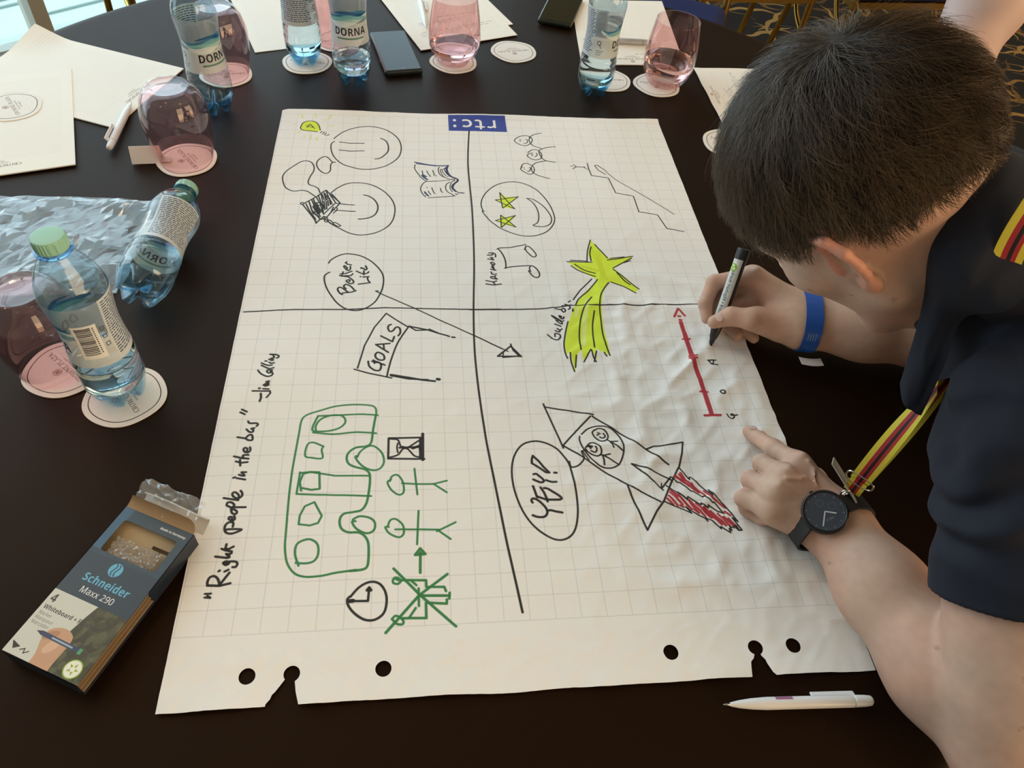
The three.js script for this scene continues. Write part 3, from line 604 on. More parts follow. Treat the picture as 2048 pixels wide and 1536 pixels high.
['k',2.9,'c','3475,7494 3505,7492 3539,7525 3572,7564 3577,7590 3552,7602 3520,7594 3465,7561'],
['k',2.9,'l','3603,7575 3639,7592 3670,7603 3714,7602'],
['k',2.9,'l','3493,7243 3477,7289 3471,7345 3542,7402 3616,7470 3653,7474 3597,7398 3551,7317 3493,7243'],
['k',2.9,'l','3707,7479 3732,7481'],
['r',2.6,'l','5061,7567 5183,7708'],
['r',2.6,'l','5051,7584 5120,7624 5273,7800'],
['r',2.6,'l','5106,7554 5152,7639'],
['r',2.6,'l','5129,7534 5158,7612'],
['r',2.6,'l','5157,7618 5329,7835'],
['r',2.6,'l','5221,7676 5275,7793'],
['r',2.6,'l','5337,7782 5437,7919'],
['r',2.6,'l','5393,7864 5515,8001'],
['r',2.6,'l','5502,8046 5546,8099'],
['r',2.6,'l','4964,7755 5050,7865 5146,8000'],
['r',2.6,'l','4945,7788 5055,7944'],
['r',2.6,'l','4922,7834 5000,7955'],
['r',2.6,'l','4892,7866 4951,7940'],
['r',2.6,'l','4967,7768 5018,7850'],
['r',2.6,'l','5030,7824 5118,7973'],
['r',2.6,'l','5058,7977 5028,7956'],
['r',2.6,'l','5129,7881 5208,8054'],
['r',2.6,'l','5143,7895 5273,8095'],
['r',2.6,'l','5209,7937 5337,8117'],
['r',2.6,'l','5277,7992 5329,8104'],
['r',2.6,'l','5290,7986 5431,8197'],
['r',2.6,'l','5348,8033 5473,8211'],
['r',2.6,'l','5420,8069 5508,8213'],
['r',2.6,'l','5473,8109 5552,8221'],
['r',2.6,'l','5518,8137 5583,8235'],
['r',2.6,'l','5168,8007 5208,8054'],
['r',2.6,'l','5326,8071 5413,8177'],
['k',1.7,'l','5136,7478 5212,7627 5217,7593 5235,7593 5414,7852 5388,7770 5409,7804 5524,7988 5611,8179 5562,8126 5627,8281 5604,8280 5575,8222'],
['k',1.7,'l','5003,7586 5029,7600 5066,7650 5100,7658 5190,7776 5213,7777 5298,7864 5326,7848 5397,7937 5410,7931 5489,8071 5449,8047 5427,8043 5337,7961 5332,7994 5261,7939 5255,7961 5136,7851 5120,7881 5034,7784'],
['k',1.7,'l','4931,7693 5121,7887'],
['k',1.7,'l','4848,7904 4927,7939 5132,8054 5083,7971 5196,8079 5266,8120 5286,8156 5274,8114 5329,8148 5412,8247 5413,8222 5500,8300 5497,8250 5519,8276 5510,8225 5550,8246'],
['k',1.7,'l','5552,8221 5593,8279'],
['r',4.2,'l','5717,5135 5716,5438 5713,5813 5723,6170 5717,6704'],
['r',3.4,'l','5697,5135 5690,5438 5688,5813 5700,6138 5696,6555 5699,6704'],
['r',3,'l','5639,5044 5721,4896 5790,5026'],
['r',3,'l','5694,5035 5721,5035'],
['r',3,'l','5700,5095 5726,5099'],
['r',3,'l','5661,5452 5751,5453'],
['r',3,'l','5669,5763 5763,5767'],
['r',3,'l','5663,5801 5752,5810'],
['r',3,'l','5663,6357 5753,6362'],
['r',3.6,'l','5626,6724 5810,6736'],
['k',2,'l','5898,5836 6001,5834'],
['k',2,'l','5905,5832 5932,5899 6006,5908'],
['k',1.8,'l','5975,5833 5943,5907'],
['k',2,'c','5968,6363 5942,6347 5911,6369 5927,6401 5966,6394 5969,6360'],
['k',2,'c','5898,6723 5913,6775 5959,6780 5989,6740 5968,6710 5949,6732 6028,6729']
];
// ---------------------------------------------------------------- the flip chart sheet (marks in tenths of a millimetre from its far left corner)
const PW = 0.65, PL = 0.98;
const paperMap = canvasTexture(1358, 2048, (x, w, h) => {
  const k = w / 6500;
  x.fillStyle = '#f3f2ef'; x.fillRect(0, 0, w, h); reseed(11);
  for (let i = 0; i < 5000; i++) { x.fillStyle = `rgba(${200 + rnd() * 40},${195 + rnd() * 40},${180 + rnd() * 40},.10)`; const r = 1 + rnd() * 3; x.fillRect(rnd() * w, rnd() * h, r, r); }
  x.strokeStyle = 'rgba(120,125,130,.34)'; x.lineWidth = 0.9;
  for (let i = 0; i <= 26; i++) { const q = (i * 250 + 20) * k; x.beginPath(); x.moveTo(q, 150 * k); x.lineTo(q, 9150 * k); x.stroke(); }
  for (let j = 0; j <= 36; j++) { const q = (j * 250 + 150) * k; x.beginPath(); x.moveTo(0, q); x.lineTo(w, q); x.stroke(); }
  const col = { k: '#17140f', g: '#2f7a40', r: '#b5303a', b: '#2b3566', y: '#ece05a', Yl: '#e9f2b4', Yd: '#cfe01c' };
  const path = (pts, smooth) => {
    x.beginPath(); x.moveTo(pts[0][0], pts[0][1]);
    if (smooth && pts.length > 2) for (let i = 0; i < pts.length - 1; i++) { const a = pts[Math.max(0, i - 1)], b = pts[i], c = pts[i + 1], d = pts[Math.min(pts.length - 1, i + 2)]; x.bezierCurveTo(b[0] + (c[0] - a[0]) / 6, b[1] + (c[1] - a[1]) / 6, c[0] - (d[0] - b[0]) / 6, c[1] - (d[1] - b[1]) / 6, c[0], c[1]); }
    else for (const p of pts.slice(1)) x.lineTo(p[0], p[1]);
  };
  // printed mark at the head of the sheet, upside down from this side
  x.fillStyle = '#33459c'; x.beginPath(); x.moveTo(2773 * k, 40 * k); x.lineTo(3757 * k, 40 * k); x.lineTo(3757 * k, 545 * k); x.lineTo(2773 * k, 545 * k); x.fill();
  x.save(); x.translate(3620 * k, 190 * k); x.rotate(PI); x.fillStyle = '#f4f2ee'; x.font = `bold ${Math.round(430 * k)}px monospace`; x.scale(0.82, 1); x.fillText('rtc:', 0, 0); x.restore();
  x.lineJoin = x.lineCap = 'round';
  for (const pass of ['f', 's']) for (const [c, wd, kind, data] of MARKS) {
    if ((kind === 'f') !== (pass === 'f')) continue;
    const pts = data.split(' ').map((q) => q.split(',').map((v) => v * k));
    if (kind === 'f') { x.fillStyle = '#dcf23c'; path(pts, false); x.fill(); continue; }
    x.strokeStyle = col[c]; x.globalAlpha = c === 'Yl' || c === 'Yd' ? 0.6 : 0.93; x.lineWidth = wd * 10 * k * (c === 'k' ? 0.92 : 1); path(pts, kind === 'c'); x.stroke(); x.globalAlpha = 1;
  }
});
const paperHeight = (u, v) => {                                // ripples and creases of the sheet, u across, v towards the camera
  let h = 0.0009 + 0.0006 * (noise2(u * 5, v * 5) + 1) * 0.5;
  const m = clamp(sstep(0.34, 0.5, u) * sstep(0.36, 0.55, v) * (1 - sstep(0.86, 0.95, v)) + 0.18, 0, 1);
  const ridge = (f, ox) => 1 - Math.abs(noise2(u * f + ox, v * f - ox));
  h += m * (0.0034 * ridge(8, 3.1) ** 3 + 0.0018 * ridge(17, 7.7) ** 3 + 0.0005 * noise2(u * 40, v * 40));
  h += 0.0016 * sstep(0.955, 0.98, v) * (0.5 + 0.5 * Math.sin(u * 55 + 2 * noise2(u * 6, 1))) + 0.0008 * sstep(0.9, 0.94, v) * ridge(30, 4) ** 3;
  h += 0.0022 * (1 - sstep(0, 0.02, v)) * (0.5 + 0.5 * Math.sin(u * 21));
  return h;
};
{
  const t = 0.00035, mat = std(0xffffff, 0.72, { map: paperMap });
  const piece = (v0, v1, rows) => {
    const g = new THREE.BoxGeometry(PW, t, v1 - v0, 130, 1, rows), p = g.attributes.position, uv = g.attributes.uv; g.translate(0, 0, (v0 + v1) / 2 - PL / 2);
    for (let i = 0; i < p.count; i++) {
      let x = p.getX(i), z = p.getZ(i); let u = x + PW / 2, v = z + PL / 2;
      const cut = 1 - u / 0.0075 - v / 0.0055; if (cut > 0) { u += 0.00375 * cut; v += 0.00275 * cut; x = u - PW / 2; z = v - PL / 2; }   // clipped corner
      uv.setXY(i, u / PW, 1 - v / PL);
      const wob = 0.0012 * noise2(u * 9, 3) * sstep(0.96, 0.98, v) + 0.0017 * sstep(0.3, 0.5, 1 - Math.abs(u / PW - 0.5)) * (1 - sstep(0, 0.01, v));
      p.setXYZ(i, x, p.getY(i) + paperHeight(u, v), z + wob);
    }
    g.computeVertexNormals(); return g;
  };
  let b = new Brush(piece(0.93, PL, 12), mat); b.updateMatrixWorld(); const ev = new Evaluator(); ev.attributes = ['position', 'uv', 'normal']; ev.useGroups = false;
  const cut = (geo) => { const c = new Brush(geo, mat); c.updateMatrixWorld(); b = ev.evaluate(b, c, SUBTRACTION); };
  const shape = (pts) => { const s = new THREE.Shape(pts.map(([a, c]) => new THREE.Vector2(a / 1e4 - PW / 2, -(c / 1e4 - PL / 2)))), e = new THREE.ExtrudeGeometry(s, { depth: 0.06, bevelEnabled: false }); e.rotateX(-PI / 2); e.translate(0, -0.03, 0); return e; };
  for (const x of [712, 1096, 1897, 4561, 5393, 5771]) { const c = new THREE.CylinderGeometry(0.0072, 0.0072, 0.06, 28); c.translate(x / 1e4 - PW / 2, 0, 0.953 - PL / 2); cut(c); }
  cut(shape([[1050, 9560], [1033, 9584], [1005, 9625], [967, 9679], [945, 9700], [932, 9740], [900, 9775], [885, 9860], [1182, 9860], [1178, 9797], [1160, 9740], [1146, 9690], [1129, 9602], [1140, 9560]]));
  cut(shape([[5372, 9575], [5342, 9632], [5310, 9660], [5298, 9709], [5272, 9860], [5545, 9860], [5519, 9801], [5490, 9770], [5477, 9734], [5462, 9690], [5455, 9648], [5428, 9608], [5420, 9575]]));
  single('flip_chart_sheet', merge([piece(0, 0.93, 186), b.geometry]), mat, 'large squared flip chart sheet covered in marker drawings, torn at its punched holes', 'paper', [0, TY, 0]);
}
// ---------------------------------------------------------------- bottles, glasses, coasters
const petMat = phys({ color: rgb(0.86, 0.945, 0.975), roughness: 0.035, transmission: 1, thickness: 0, ior: 1.52 });
const petBaseMat = phys({ color: rgb(0.68, 0.86, 0.94), roughness: 0.04, transmission: 1, thickness: 0, ior: 1.55 });
const petNeckMat = phys({ color: rgb(0.40, 0.66, 0.88), roughness: 0.06, transmission: 1, thickness: 0, ior: 1.55 });
const waterMat = phys({ color: rgb(0.98, 1, 1), roughness: 0, transmission: 1, thickness: 0.05, ior: 1.33 });
const capMat = std(rgb(0.30, 0.58, 0.45), 0.45);
const labelMap = canvasTexture(1536, 640, (x, w, h) => {
  x.clearRect(0, 0, w, h);
  x.fillStyle = 'rgba(170,182,190,.42)'; x.fillRect(0, 0, w, h * 0.62);
  x.fillStyle = 'rgba(205,212,212,.80)'; x.fillRect(0, h * 0.56, w, h * 0.44);
  // blue waves round the front
  const wave = (y, a, th, c, x0, x1, ph) => { x.fillStyle = c; x.beginPath(); for (let i = 0; i <= 60; i++) { const q = i / 60, px = lerp(x0, x1, q); x.lineTo(px, y + a * Math.sin(q * 6.3 + ph)); } for (let i = 60; i >= 0; i--) { const q = i / 60, px = lerp(x0, x1, q); x.lineTo(px, y + a * Math.sin(q * 6.3 + ph) + th * (0.25 + Math.sin(q * PI))); } x.fill(); };
  wave(h * 0.40, 34, 110, 'rgba(214,226,226,.9)', 100, 900, 0.2); wave(h * 0.36, 40, 70, 'rgba(52,118,156,.92)', 120, 840, 0.6); wave(h * 0.43, 34, 52, 'rgba(112,172,178,.85)', 160, 860, 1.3); wave(h * 0.34, 26, 34, 'rgba(24,84,132,.95)', 300, 820, 2.6); wave(h * 0.47, 18, 30, 'rgba(140,190,176,.7)', 120, 700, 2.0);
  x.fillStyle = '#17181c'; x.font = 'bold 132px sans-serif'; x.textAlign = 'center'; x.fillText('DORNA', 520, h * 0.79);
  x.fillStyle = 'rgba(70,120,100,.85)'; x.fillRect(330, h * 0.835, 380, 22); x.fillStyle = 'rgba(40,60,60,.7)'; x.font = '22px sans-serif'; x.fillText('IZVORUL', 560, h * 0.6);
  x.strokeStyle = '#20242c'; x.lineWidth = 9; x.beginPath(); x.arc(92, h * 0.68, 26, 0, 6.3); x.stroke(); x.beginPath(); x.moveTo(100, h * 0.7); x.lineTo(124, h * 0.79); x.stroke();
  x.fillStyle = 'rgba(40,50,60,.7)'; x.font = '18px sans-serif'; for (let i = 0; i < 3; i++) x.fillRect(60, h * (0.83 + i * 0.04), 110 - i * 20, 7);
  // bar code
  x.fillStyle = 'rgba(232,234,232,.96)'; x.fillRect(850, h * 0.30, 190, h * 0.56); x.fillStyle = '#2a2c33'; reseed(3); for (let y = h * 0.34; y < h * 0.8; ) { const t = 3 + Math.floor(rnd() * 9); x.fillRect(872, y, 120, t); y += t + 3 + Math.floor(rnd() * 7); }
  for (let i = 0; i < 13; i++) x.fillRect(1004, h * 0.35 + i * 22, 10, 12);
  for (let i = 0; i < 3; i++) { x.lineWidth = 6; x.strokeStyle = '#2a3038'; x.strokeRect(1062, h * (0.4 + 0.13 * i), 30, 34); }
  // small print on the back
  x.fillStyle = 'rgba(200,206,208,.9)'; x.fillRect(1110, 0, w - 1110, h);
  x.fillStyle = 'rgba(48,66,92,.9)'; for (let y = 26; y < h - 60; y += 26) { let px = 1130; while (px < w - 40) { const l = 14 + rnd() * 50; x.fillRect(px, y, l, 12); px += l + 9; } }
});
labelMap.wrapS = THREE.RepeatWrapping;
const labelMat = phys({ map: labelMap, transparent: true, roughness: 0.28, color: 0xffffff, side: THREE.DoubleSide });
const BOTTLE = [[0.0312, 0.023], [0.0326, 0.030], [0.0332, 0.040], [0.0333, 0.050], [0.0330, 0.056], [0.0320, 0.058], [0.0327, 0.061], [0.0326, 0.068], [0.0316, 0.070], [0.0318, 0.074], [0.0305, 0.085], [0.0294, 0.098], [0.0290, 0.110], [0.0294, 0.122], [0.0306, 0.135], [0.0320, 0.146], [0.0328, 0.155], [0.0327, 0.162], [0.0312, 0.170], [0.0284, 0.178], [0.0245, 0.186], [0.0205, 0.193], [0.0170, 0.199], [0.0148, 0.203]];
const bottleRadius = (y) => { for (let i = 1; i < BOTTLE.length; i++) if (y <= BOTTLE[i][1]) { const [r0, y0] = BOTTLE[i - 1], [r1, y1] = BOTTLE[i]; return lerp(r0, r1, clamp((y - y0) / (y1 - y0), 0, 1)); } return BOTTLE.at(-1)[0]; };
const petal = (u, s, off = 0) => {                              // five feet
  const a = u * 2 * PI, w = sstep(0.0, 0.9, 0.5 + 0.5 * Math.cos(a * 5)), foot = s < 0.66 ? 0.011 * (1 - s / 0.66) ** 2 : 0.022 * ((s - 0.66) / 0.34) ** 2, val = 0.011 + 0.012 * s * s, r = s * (0.0312 - off);
  return [Math.cos(a) * r, lerp(val, foot, w) + off + 0.001 * (s > 0.98), -Math.sin(a) * r];
};
const bottleBody = (() => { const P = []; for (let i = 0; i < BOTTLE.length - 1; i++) for (let k = 0; k < 3; k++) { const t = k / 3; P.push([lerp(BOTTLE[i][0], BOTTLE[i + 1][0], t), lerp(BOTTLE[i][1], BOTTLE[i + 1][1], t)]); } P.push(BOTTLE.at(-1)); return lathe(P, 64); })();
const bottleBase = grid(80, 18, (u, v) => petal(u, v));
const bottleBaseIn = grid(80, 12, (u, v) => petal(u, v, 0.0022));
const bottleNeck = lathe([[0.0148, 0.203], [0.0136, 0.2045], [0.0136, 0.2055], [0.0172, 0.206], [0.0172, 0.2078], [0.0132, 0.2083], [0.0132, 0.2095]], 48);
const bottleCap = (() => { const g = grid(120, 8, (u, v) => { const a = u * 2 * PI, prof = [[0.0146, 0.2095], [0.0152, 0.2097], [0.0152, 0.2120], [0.0152, 0.2160], [0.0151, 0.2205], [0.0146, 0.2221], [0.0136, 0.2226], [0.007, 0.2228], [0, 0.2228]], [r, y] = prof[Math.round(v * 8)], k = y > 0.21 && y < 0.2206 && r > 0.015 ? 0.0004 * Math.sign(Math.sin(u * 2 * PI * 60)) : 0; return [Math.cos(a) * (r + k), y, -Math.sin(a) * (r + k)]; }); return g; })();
const labelSleeve = grid(72, 24, (u, v) => { const y = lerp(0.158, 0.076, v), a = u * 2 * PI, r = bottleRadius(y) + 0.0004; return [Math.cos(a) * r, y, -Math.sin(a) * r]; }, (u, v) => [u, 1 - v]);
function waterFill(level) {
  const P = [[0.0001, 0.0145]]; P.push([0.012, 0.0148], [0.022, 0.018], [0.0285, 0.0245]); for (let y = 0.03; y < level; y += 0.004) P.push([bottleRadius(y) - 0.0012, y]); P.push([bottleRadius(level) - 0.0012, level], [0.0001, level]); return lathe(P, 48);
}
function bottle(label, at, turn, level, capped, group) {
  const b = thing('water_bottle', label, 'bottle', at, turn, group);
  part('body', bottleBody, petMat, b);
  const base = part('base', bottleBase, petBaseMat, b); part('base_inner', bottleBaseIn, petBaseMat, base);
  const n = part('neck', bottleNeck, petNeckMat, b);
  part('label', labelSleeve, labelMat, b).userData.label = 'printed label with blue waves';
  if (capped) part('cap', bottleCap, capMat, b).userData.label = 'pale green screw cap';
  if (level) part('water', waterFill(level), waterMat, b);
  return b;
}
// label faces: u = 0.34 is the name, 0.62 the bar code, 0.86 the small print, 0.06 the ring emblem; turn so that one faces the viewer
const face = (u, towards) => towards - u * 2 * PI;
const toEye = (x, z) => Math.atan2(-(0.718 - z), -0.0964 - x);   // angle of the camera's side round a thing, in the label's sense
bottle('plastic water bottle with pale green cap standing on a coaster, bar code turned outwards', [-0.436, TY + 0.0012, 0.132], face(0.655, toEye(-0.436, 0.132)), 0.066, true);
bottle('water bottle with its name half turned away, standing behind an overturned glass', [-0.433, TY, -0.487], face(0.24, toEye(-0.433, -0.487)), 0, true);
bottle('half full water bottle standing on a coaster, small print facing out', [-0.303, TY + 0.0012, -0.662], face(0.90, toEye(-0.303, -0.662)), 0.10, true);
bottle('water bottle with its name facing out, standing beside the phone with the pale screen', [-0.213, TY, -0.598], face(0.335, toEye(-0.213, -0.598)), 0.046, true);
bottle('water bottle standing between the free coaster and the upright pink glass, ring emblem facing out', [0.224, TY, -0.586], face(0.08, toEye(0.224, -0.586)), 0.082, true);
const LYING = -2.6;
{ // the bottle that lies on its side
  const b = bottle('empty water bottle lying on its side with the cap on, beside the clear plastic bag', [0, 0, 0], 0, 0, true);
  b.rotation.order = 'YXZ'; b.rotation.set(0, 0, 0);
  const axis = V(-0.436 + 0.435 + 0.020, 0, -0.232 + 0.006).normalize();                    // from base to cap
  const q = new THREE.Quaternion().setFromUnitVectors(V(0, 1, 0), axis), spin = new THREE.Quaternion().setFromAxisAngle(V(0, 1, 0), 2.1 + PI * 0.12 + LYING);
  b.quaternion.copy(q.multiply(spin)); b.position.set(-0.440, TY + 0.0338, 0.006);
}
const glassMat = phys({ color: rgb(0.96, 0.835, 0.835), roughness: 0.01, transmission: 1, thickness: 0, ior: 1.5 });
const tumbler = lathe([[0.0001, 0.003], [0.022, 0.0024], [0.027, 0.0], [0.0305, 0.0006], [0.036, 0.006], [0.0425, 0.017], [0.0468, 0.031], [0.0485, 0.044], [0.0482, 0.058], [0.0462, 0.078], [0.0425, 0.1], [0.0398, 0.1165], [0.0392, 0.1175], [0.0386, 0.1168], [0.0413, 0.1], [0.0450, 0.078], [0.0470, 0.058], [0.0472, 0.044], [0.0454, 0.032], [0.0405, 0.019], [0.033, 0.0115], [0.02, 0.0085], [0.0001, 0.0078]], 72);
const glassWater = (y) => lathe([[0.0001, 0.0084], [0.02, 0.0091], [0.0325, 0.0122], [0.0398, 0.0195], [0.0448, 0.0325], ...(y > 0.044 ? [[0.0466, 0.044]] : []), [0.0465, y], [0.0001, y]], 56);
function glass(label, at, over, level) {
  const g = thing('pink_tumbler', label, 'glass', at, 0, 'pink stemless tumblers');
  const w = part('bowl', tumbler, glassMat, g); if (over) { g.rotation.x = PI; g.position.y += 0.1175; }
  if (level) part('water', glassWater(level), waterMat, g);
  return g;
}
const CT = 0.0012;
glass('overturned pink glass tumbler on a coaster beside the folded white slip', [-0.452, TY + CT, -0.338], true);
glass('overturned pink glass tumbler behind the bottle with its name half turned away', [-0.434, TY + CT, -0.604], true);
glass('overturned pink glass tumbler behind the bottle with the bar code, by the clear plastic bag', [-0.517, TY + CT, 0.088], true);
glass('upright pink glass tumbler with a little water beside the phone with the pale screen', [-0.030, TY + CT, -0.683], false, 0.032);
glass('upright pink glass tumbler with water near the handwritten sheet by the man', [0.368, TY + CT, -0.627], false, 0.045);
glass('pink glass tumbler standing between two water bottles', [-0.250, TY + CT, -0.748], true);
const coasterMap = canvasTexture(512, 512, (x, w) => {
  x.fillStyle = '#f1ece4'; x.fillRect(0, 0, w, w); reseed(8);
  for (let i = 0; i < 1500; i++) { x.fillStyle = `rgba(${205 + rnd() * 30},${195 + rnd() * 30},${180 + rnd() * 30},.25)`; x.beginPath(); x.arc(rnd() * w, rnd() * w, 1 + rnd() * 4, 0, 6.3); x.fill(); }
  x.strokeStyle = '#4a3a30'; x.lineWidth = 6; x.beginPath(); x.arc(w / 2, w / 2, w * 0.425, 0, 6.3); x.stroke();
  x.fillStyle = '#59423a'; x.textAlign = 'center'; x.font = '46px serif'; x.fillText('CROWNE PLAZA', w / 2, w * 0.545); x.font = '19px sans-serif'; x.fillText('HOTELS & RESORTS', w / 2, w * 0.605); x.fillText('BUCHAREST', w / 2, w * 0.655);
  x.strokeStyle = '#8a4a48'; x.lineWidth = 4; x.beginPath(); x.arc(w / 2, w * 0.40, 26, 0, 6.3); x.stroke(); x.lineWidth = 6; for (const d of [-10, 0, 10]) { x.beginPath(); x.moveTo(w / 2 - 14, w * 0.40 + d + 4); x.bezierCurveTo(w / 2 - 6, w * 0.40 + d - 8, w / 2 + 6, w * 0.40 + d + 10, w / 2 + 14, w * 0.40 + d - 4); x.stroke(); }
});
const coasterMat = std(0xffffff, 0.8, { map: coasterMap });
const coasterVariants = [1, 2, 3].map((k) => {
  const R = (a) => 0.0445 + 0.0007 * Math.sin(a * 5 + k) + 0.0006 * Math.sin(a * 3 + 2 * k);
  const top = grid(64, 6, (u, v) => { const a = u * 2 * PI, r = R(a) * v; return [Math.cos(a) * r, CT - 0.0002 * (v > 0.99) - 0.0001 * (1 + Math.sin(a * 3 + k)) * v, -Math.sin(a) * r]; }, (u, v) => { const a = u * 2 * PI; return [0.5 + 0.5 * v * Math.cos(a), 0.5 + 0.5 * v * Math.sin(a)]; });
  const side = grid(64, 1, (u, v) => { const a = u * 2 * PI; return [Math.cos(a) * R(a), v ? 0 : CT - 0.0002, -Math.sin(a) * R(a)]; }, () => [0.02, 0.5]);
  return merge([top, side]);
});
const coasterSpots = [
  [-0.432, 0.137, 2.2, 'round paper coaster under the bottle with the bar code'],
  [-0.508, 0.094, 2.4, 'round paper coaster under the overturned glass behind the bar code bottle'],
  [-0.452, -0.336, 2.2, 'round paper coaster under the overturned glass by the folded slip'],
  [-0.434, -0.602, 3.3, 'round paper coaster under the overturned glass behind the half turned bottle'],
  [-0.300, -0.658, 3.0, 'round paper coaster under the bottle with its small print facing out'],
  [-0.250, -0.746, 3.4, 'round paper coaster under the glass between two bottles', 0.0004],
  [-0.031, -0.679, 3.1, 'round paper coaster under the upright glass beside the phone'],
  [0.088, -0.730, 3.35, 'bare round paper coaster lying alone beside the handwritten sheets'],
  [0.258, -0.630, 3.1, 'round paper coaster behind the bottle with the ring emblem'],
  [0.352, -0.617, 2.9, 'round paper coaster under the upright glass near the man'],
  [0.437, -0.420, 2.6, 'bare round paper coaster beside the head of the man'],
  [0.470, -0.095, 2.0, 'round paper coaster under the bowed face of the man'],
  [0.490, -0.030, 2.0, 'round paper coaster beside the blue wristband'],
  [-0.744, -0.469, 2.15, 'round paper coaster lying on the lined notepad', 0.0042],
];
coasterSpots.forEach(([x, z, turn, label, up = 0], i) => single('paper_coaster', coasterVariants[i % 3], coasterMat, label, 'coaster', [x, TY + up, z], turn, 'printed paper coasters'));
// ---------------------------------------------------------------- notepads, pens, phones, folded slip
function padTexture(writing, s) {
  return canvasTexture(620, 877, (x, w, h) => {
    x.fillStyle = '#f6f1e6'; x.fillRect(0, 0, w, h); x.strokeStyle = 'rgba(150,150,150,.30)'; x.lineWidth = 1.4;
    for (let y = 120; y < h - 60; y += 19) { x.beginPath(); x.moveTo(46, y); x.lineTo(w - 46, y); x.stroke(); }
    x.fillStyle = '#5c463c'; x.textAlign = 'center'; x.font = '25px serif'; x.fillText('CROWNE PLAZA', w / 2, 78); x.font = '11px sans-serif'; x.fillText('HOTELS & RESORTS', w / 2, 95); x.fillText('BUCHAREST', w / 2, 108);
    x.strokeStyle = '#8a4a48'; x.lineWidth = 2.5; x.beginPath(); x.arc(w / 2, 40, 12, 0, 6.3); x.stroke(); for (const d of [-4, 1, 6]) { x.beginPath(); x.moveTo(w / 2 - 7, 40 + d); x.lineTo(w / 2 + 7, 38 + d); x.stroke(); }
    reseed(s); x.strokeStyle = '#2c2f3c'; x.lineWidth = 1.8; x.lineCap = 'round';
    for (const [x0, y0, x1, rows] of writing) for (let r = 0; r < rows; r++) { let px = x0 + rnd() * 20, y = y0 + r * 22; while (px < x1 - rnd() * 60) { x.beginPath(); x.moveTo(px, y); const n = 3 + Math.floor(rnd() * 5); for (let i = 0; i < n; i++) { px += 4 + rnd() * 4; x.lineTo(px, y + (rnd() - 0.5) * 13); } x.stroke(); px += 8 + rnd() * 6; } }
  });
}
const padPlain = std(0xffffff, 0.75, { map: padTexture([], 1) });
// a sheet given by its near left corner as one looks along the header side: origin, direction of the width and of the length on the table
function sheet(name, label, mat, o, du, dv, y, t = 0.0008, curl = null, W = 0.21, L = 0.297) {
  const U = V(du[0], 0, du[1]).normalize(), D = V(dv[0], 0, dv[1]).normalize();
  const g = slab(16, 22, (u, v) => { const lift = curl ? curl(u, v) : 0; return [U.x * u * W + D.x * v * L, t + lift, U.z * u * W + D.z * v * L]; }, t, [0, 1, 0], (u, v) => [u, 1 - v]);
  if (U.clone().cross(D).y > 0) { /* keep outside faces outward */ }
  return single(name, g, mat, label, 'notepad', [o[0], TY + y, o[1]]);
}
// header edge first: u along the header edge, v away from it; headers are turned towards the people round the table
sheet('lined_notepad', 'lined notepad sheet with a coaster on it, by the window side of the table', padPlain, [-0.606, -0.313], [-0.95, 0.31], [-0.283, -0.959], 0.0022, 0.0018);
sheet('lined_notepad', 'lined notepad sheet with a lifted corner, under the pad with the coaster', padPlain, [-0.578, -0.418], [0.33, -0.945], [-0.92, -0.382], 0.0, 0.0018, (u, v) => 0.0005 + 0.022 * sstep(0.75, 1.1, v) * sstep(0.55, 1.1, u));
sheet('lined_notepad', 'blank lined sheet behind the bottle on a coaster', padPlain, [-0.396, -0.687], [0.945, -0.327], [-0.327, -0.945], 0.0, 0.0012);
const padNotes = std(0xffffff, 0.75, { map: padTexture([[60, 150, 330, 3], [300, 190, 540, 2], [90, 290, 420, 2], [240, 360, 560, 1]], 21) });
const padNotes2 = std(0xffffff, 0.75, { map: padTexture([[60, 140, 300, 3], [80, 230, 260, 2], [330, 300, 480, 2]], 22) });
const padNotes3 = std(0xffffff, 0.75, { map: padTexture([[70, 130, 280, 2], [60, 190, 400, 4], [120, 320, 540, 5], [300, 460, 560, 3]], 23) });
const padNote1 = std(0xffffff, 0.75, { map: padTexture([[330, 128, 560, 1]], 24) });
sheet('lined_notepad', 'lined sheet with handwriting lying crosswise under the sheet with the white pen', padNotes2, [-0.098, -0.772], [0.93, -0.37], [-0.37, -0.93], 0.0, 0.0012);
sheet('lined_notepad', 'handwritten lined sheet with a white pen on it, behind the upright glass', padNotes, [-0.092, -0.717], [0.921, -0.39], [-0.345, -0.939], 0.0013, 0.0012);
sheet('lined_notepad', 'lined sheet with one written line and a grey pen, beside the dark phone', padNote1, [0.217, -0.686], [0.998, -0.065], [0.065, -0.998], 0.0, 0.0014);
sheet('lined_notepad', 'handwritten lined sheet with folds, half hidden behind the head of the man', padNotes3, [0.445, -0.480], [-0.014, -1.0], [1.0, -0.014], 0.0, 0.001, (u, v) => 0.0015 * Math.abs(Math.sin(u * 9 + v * 4)), 0.21, 0.18);
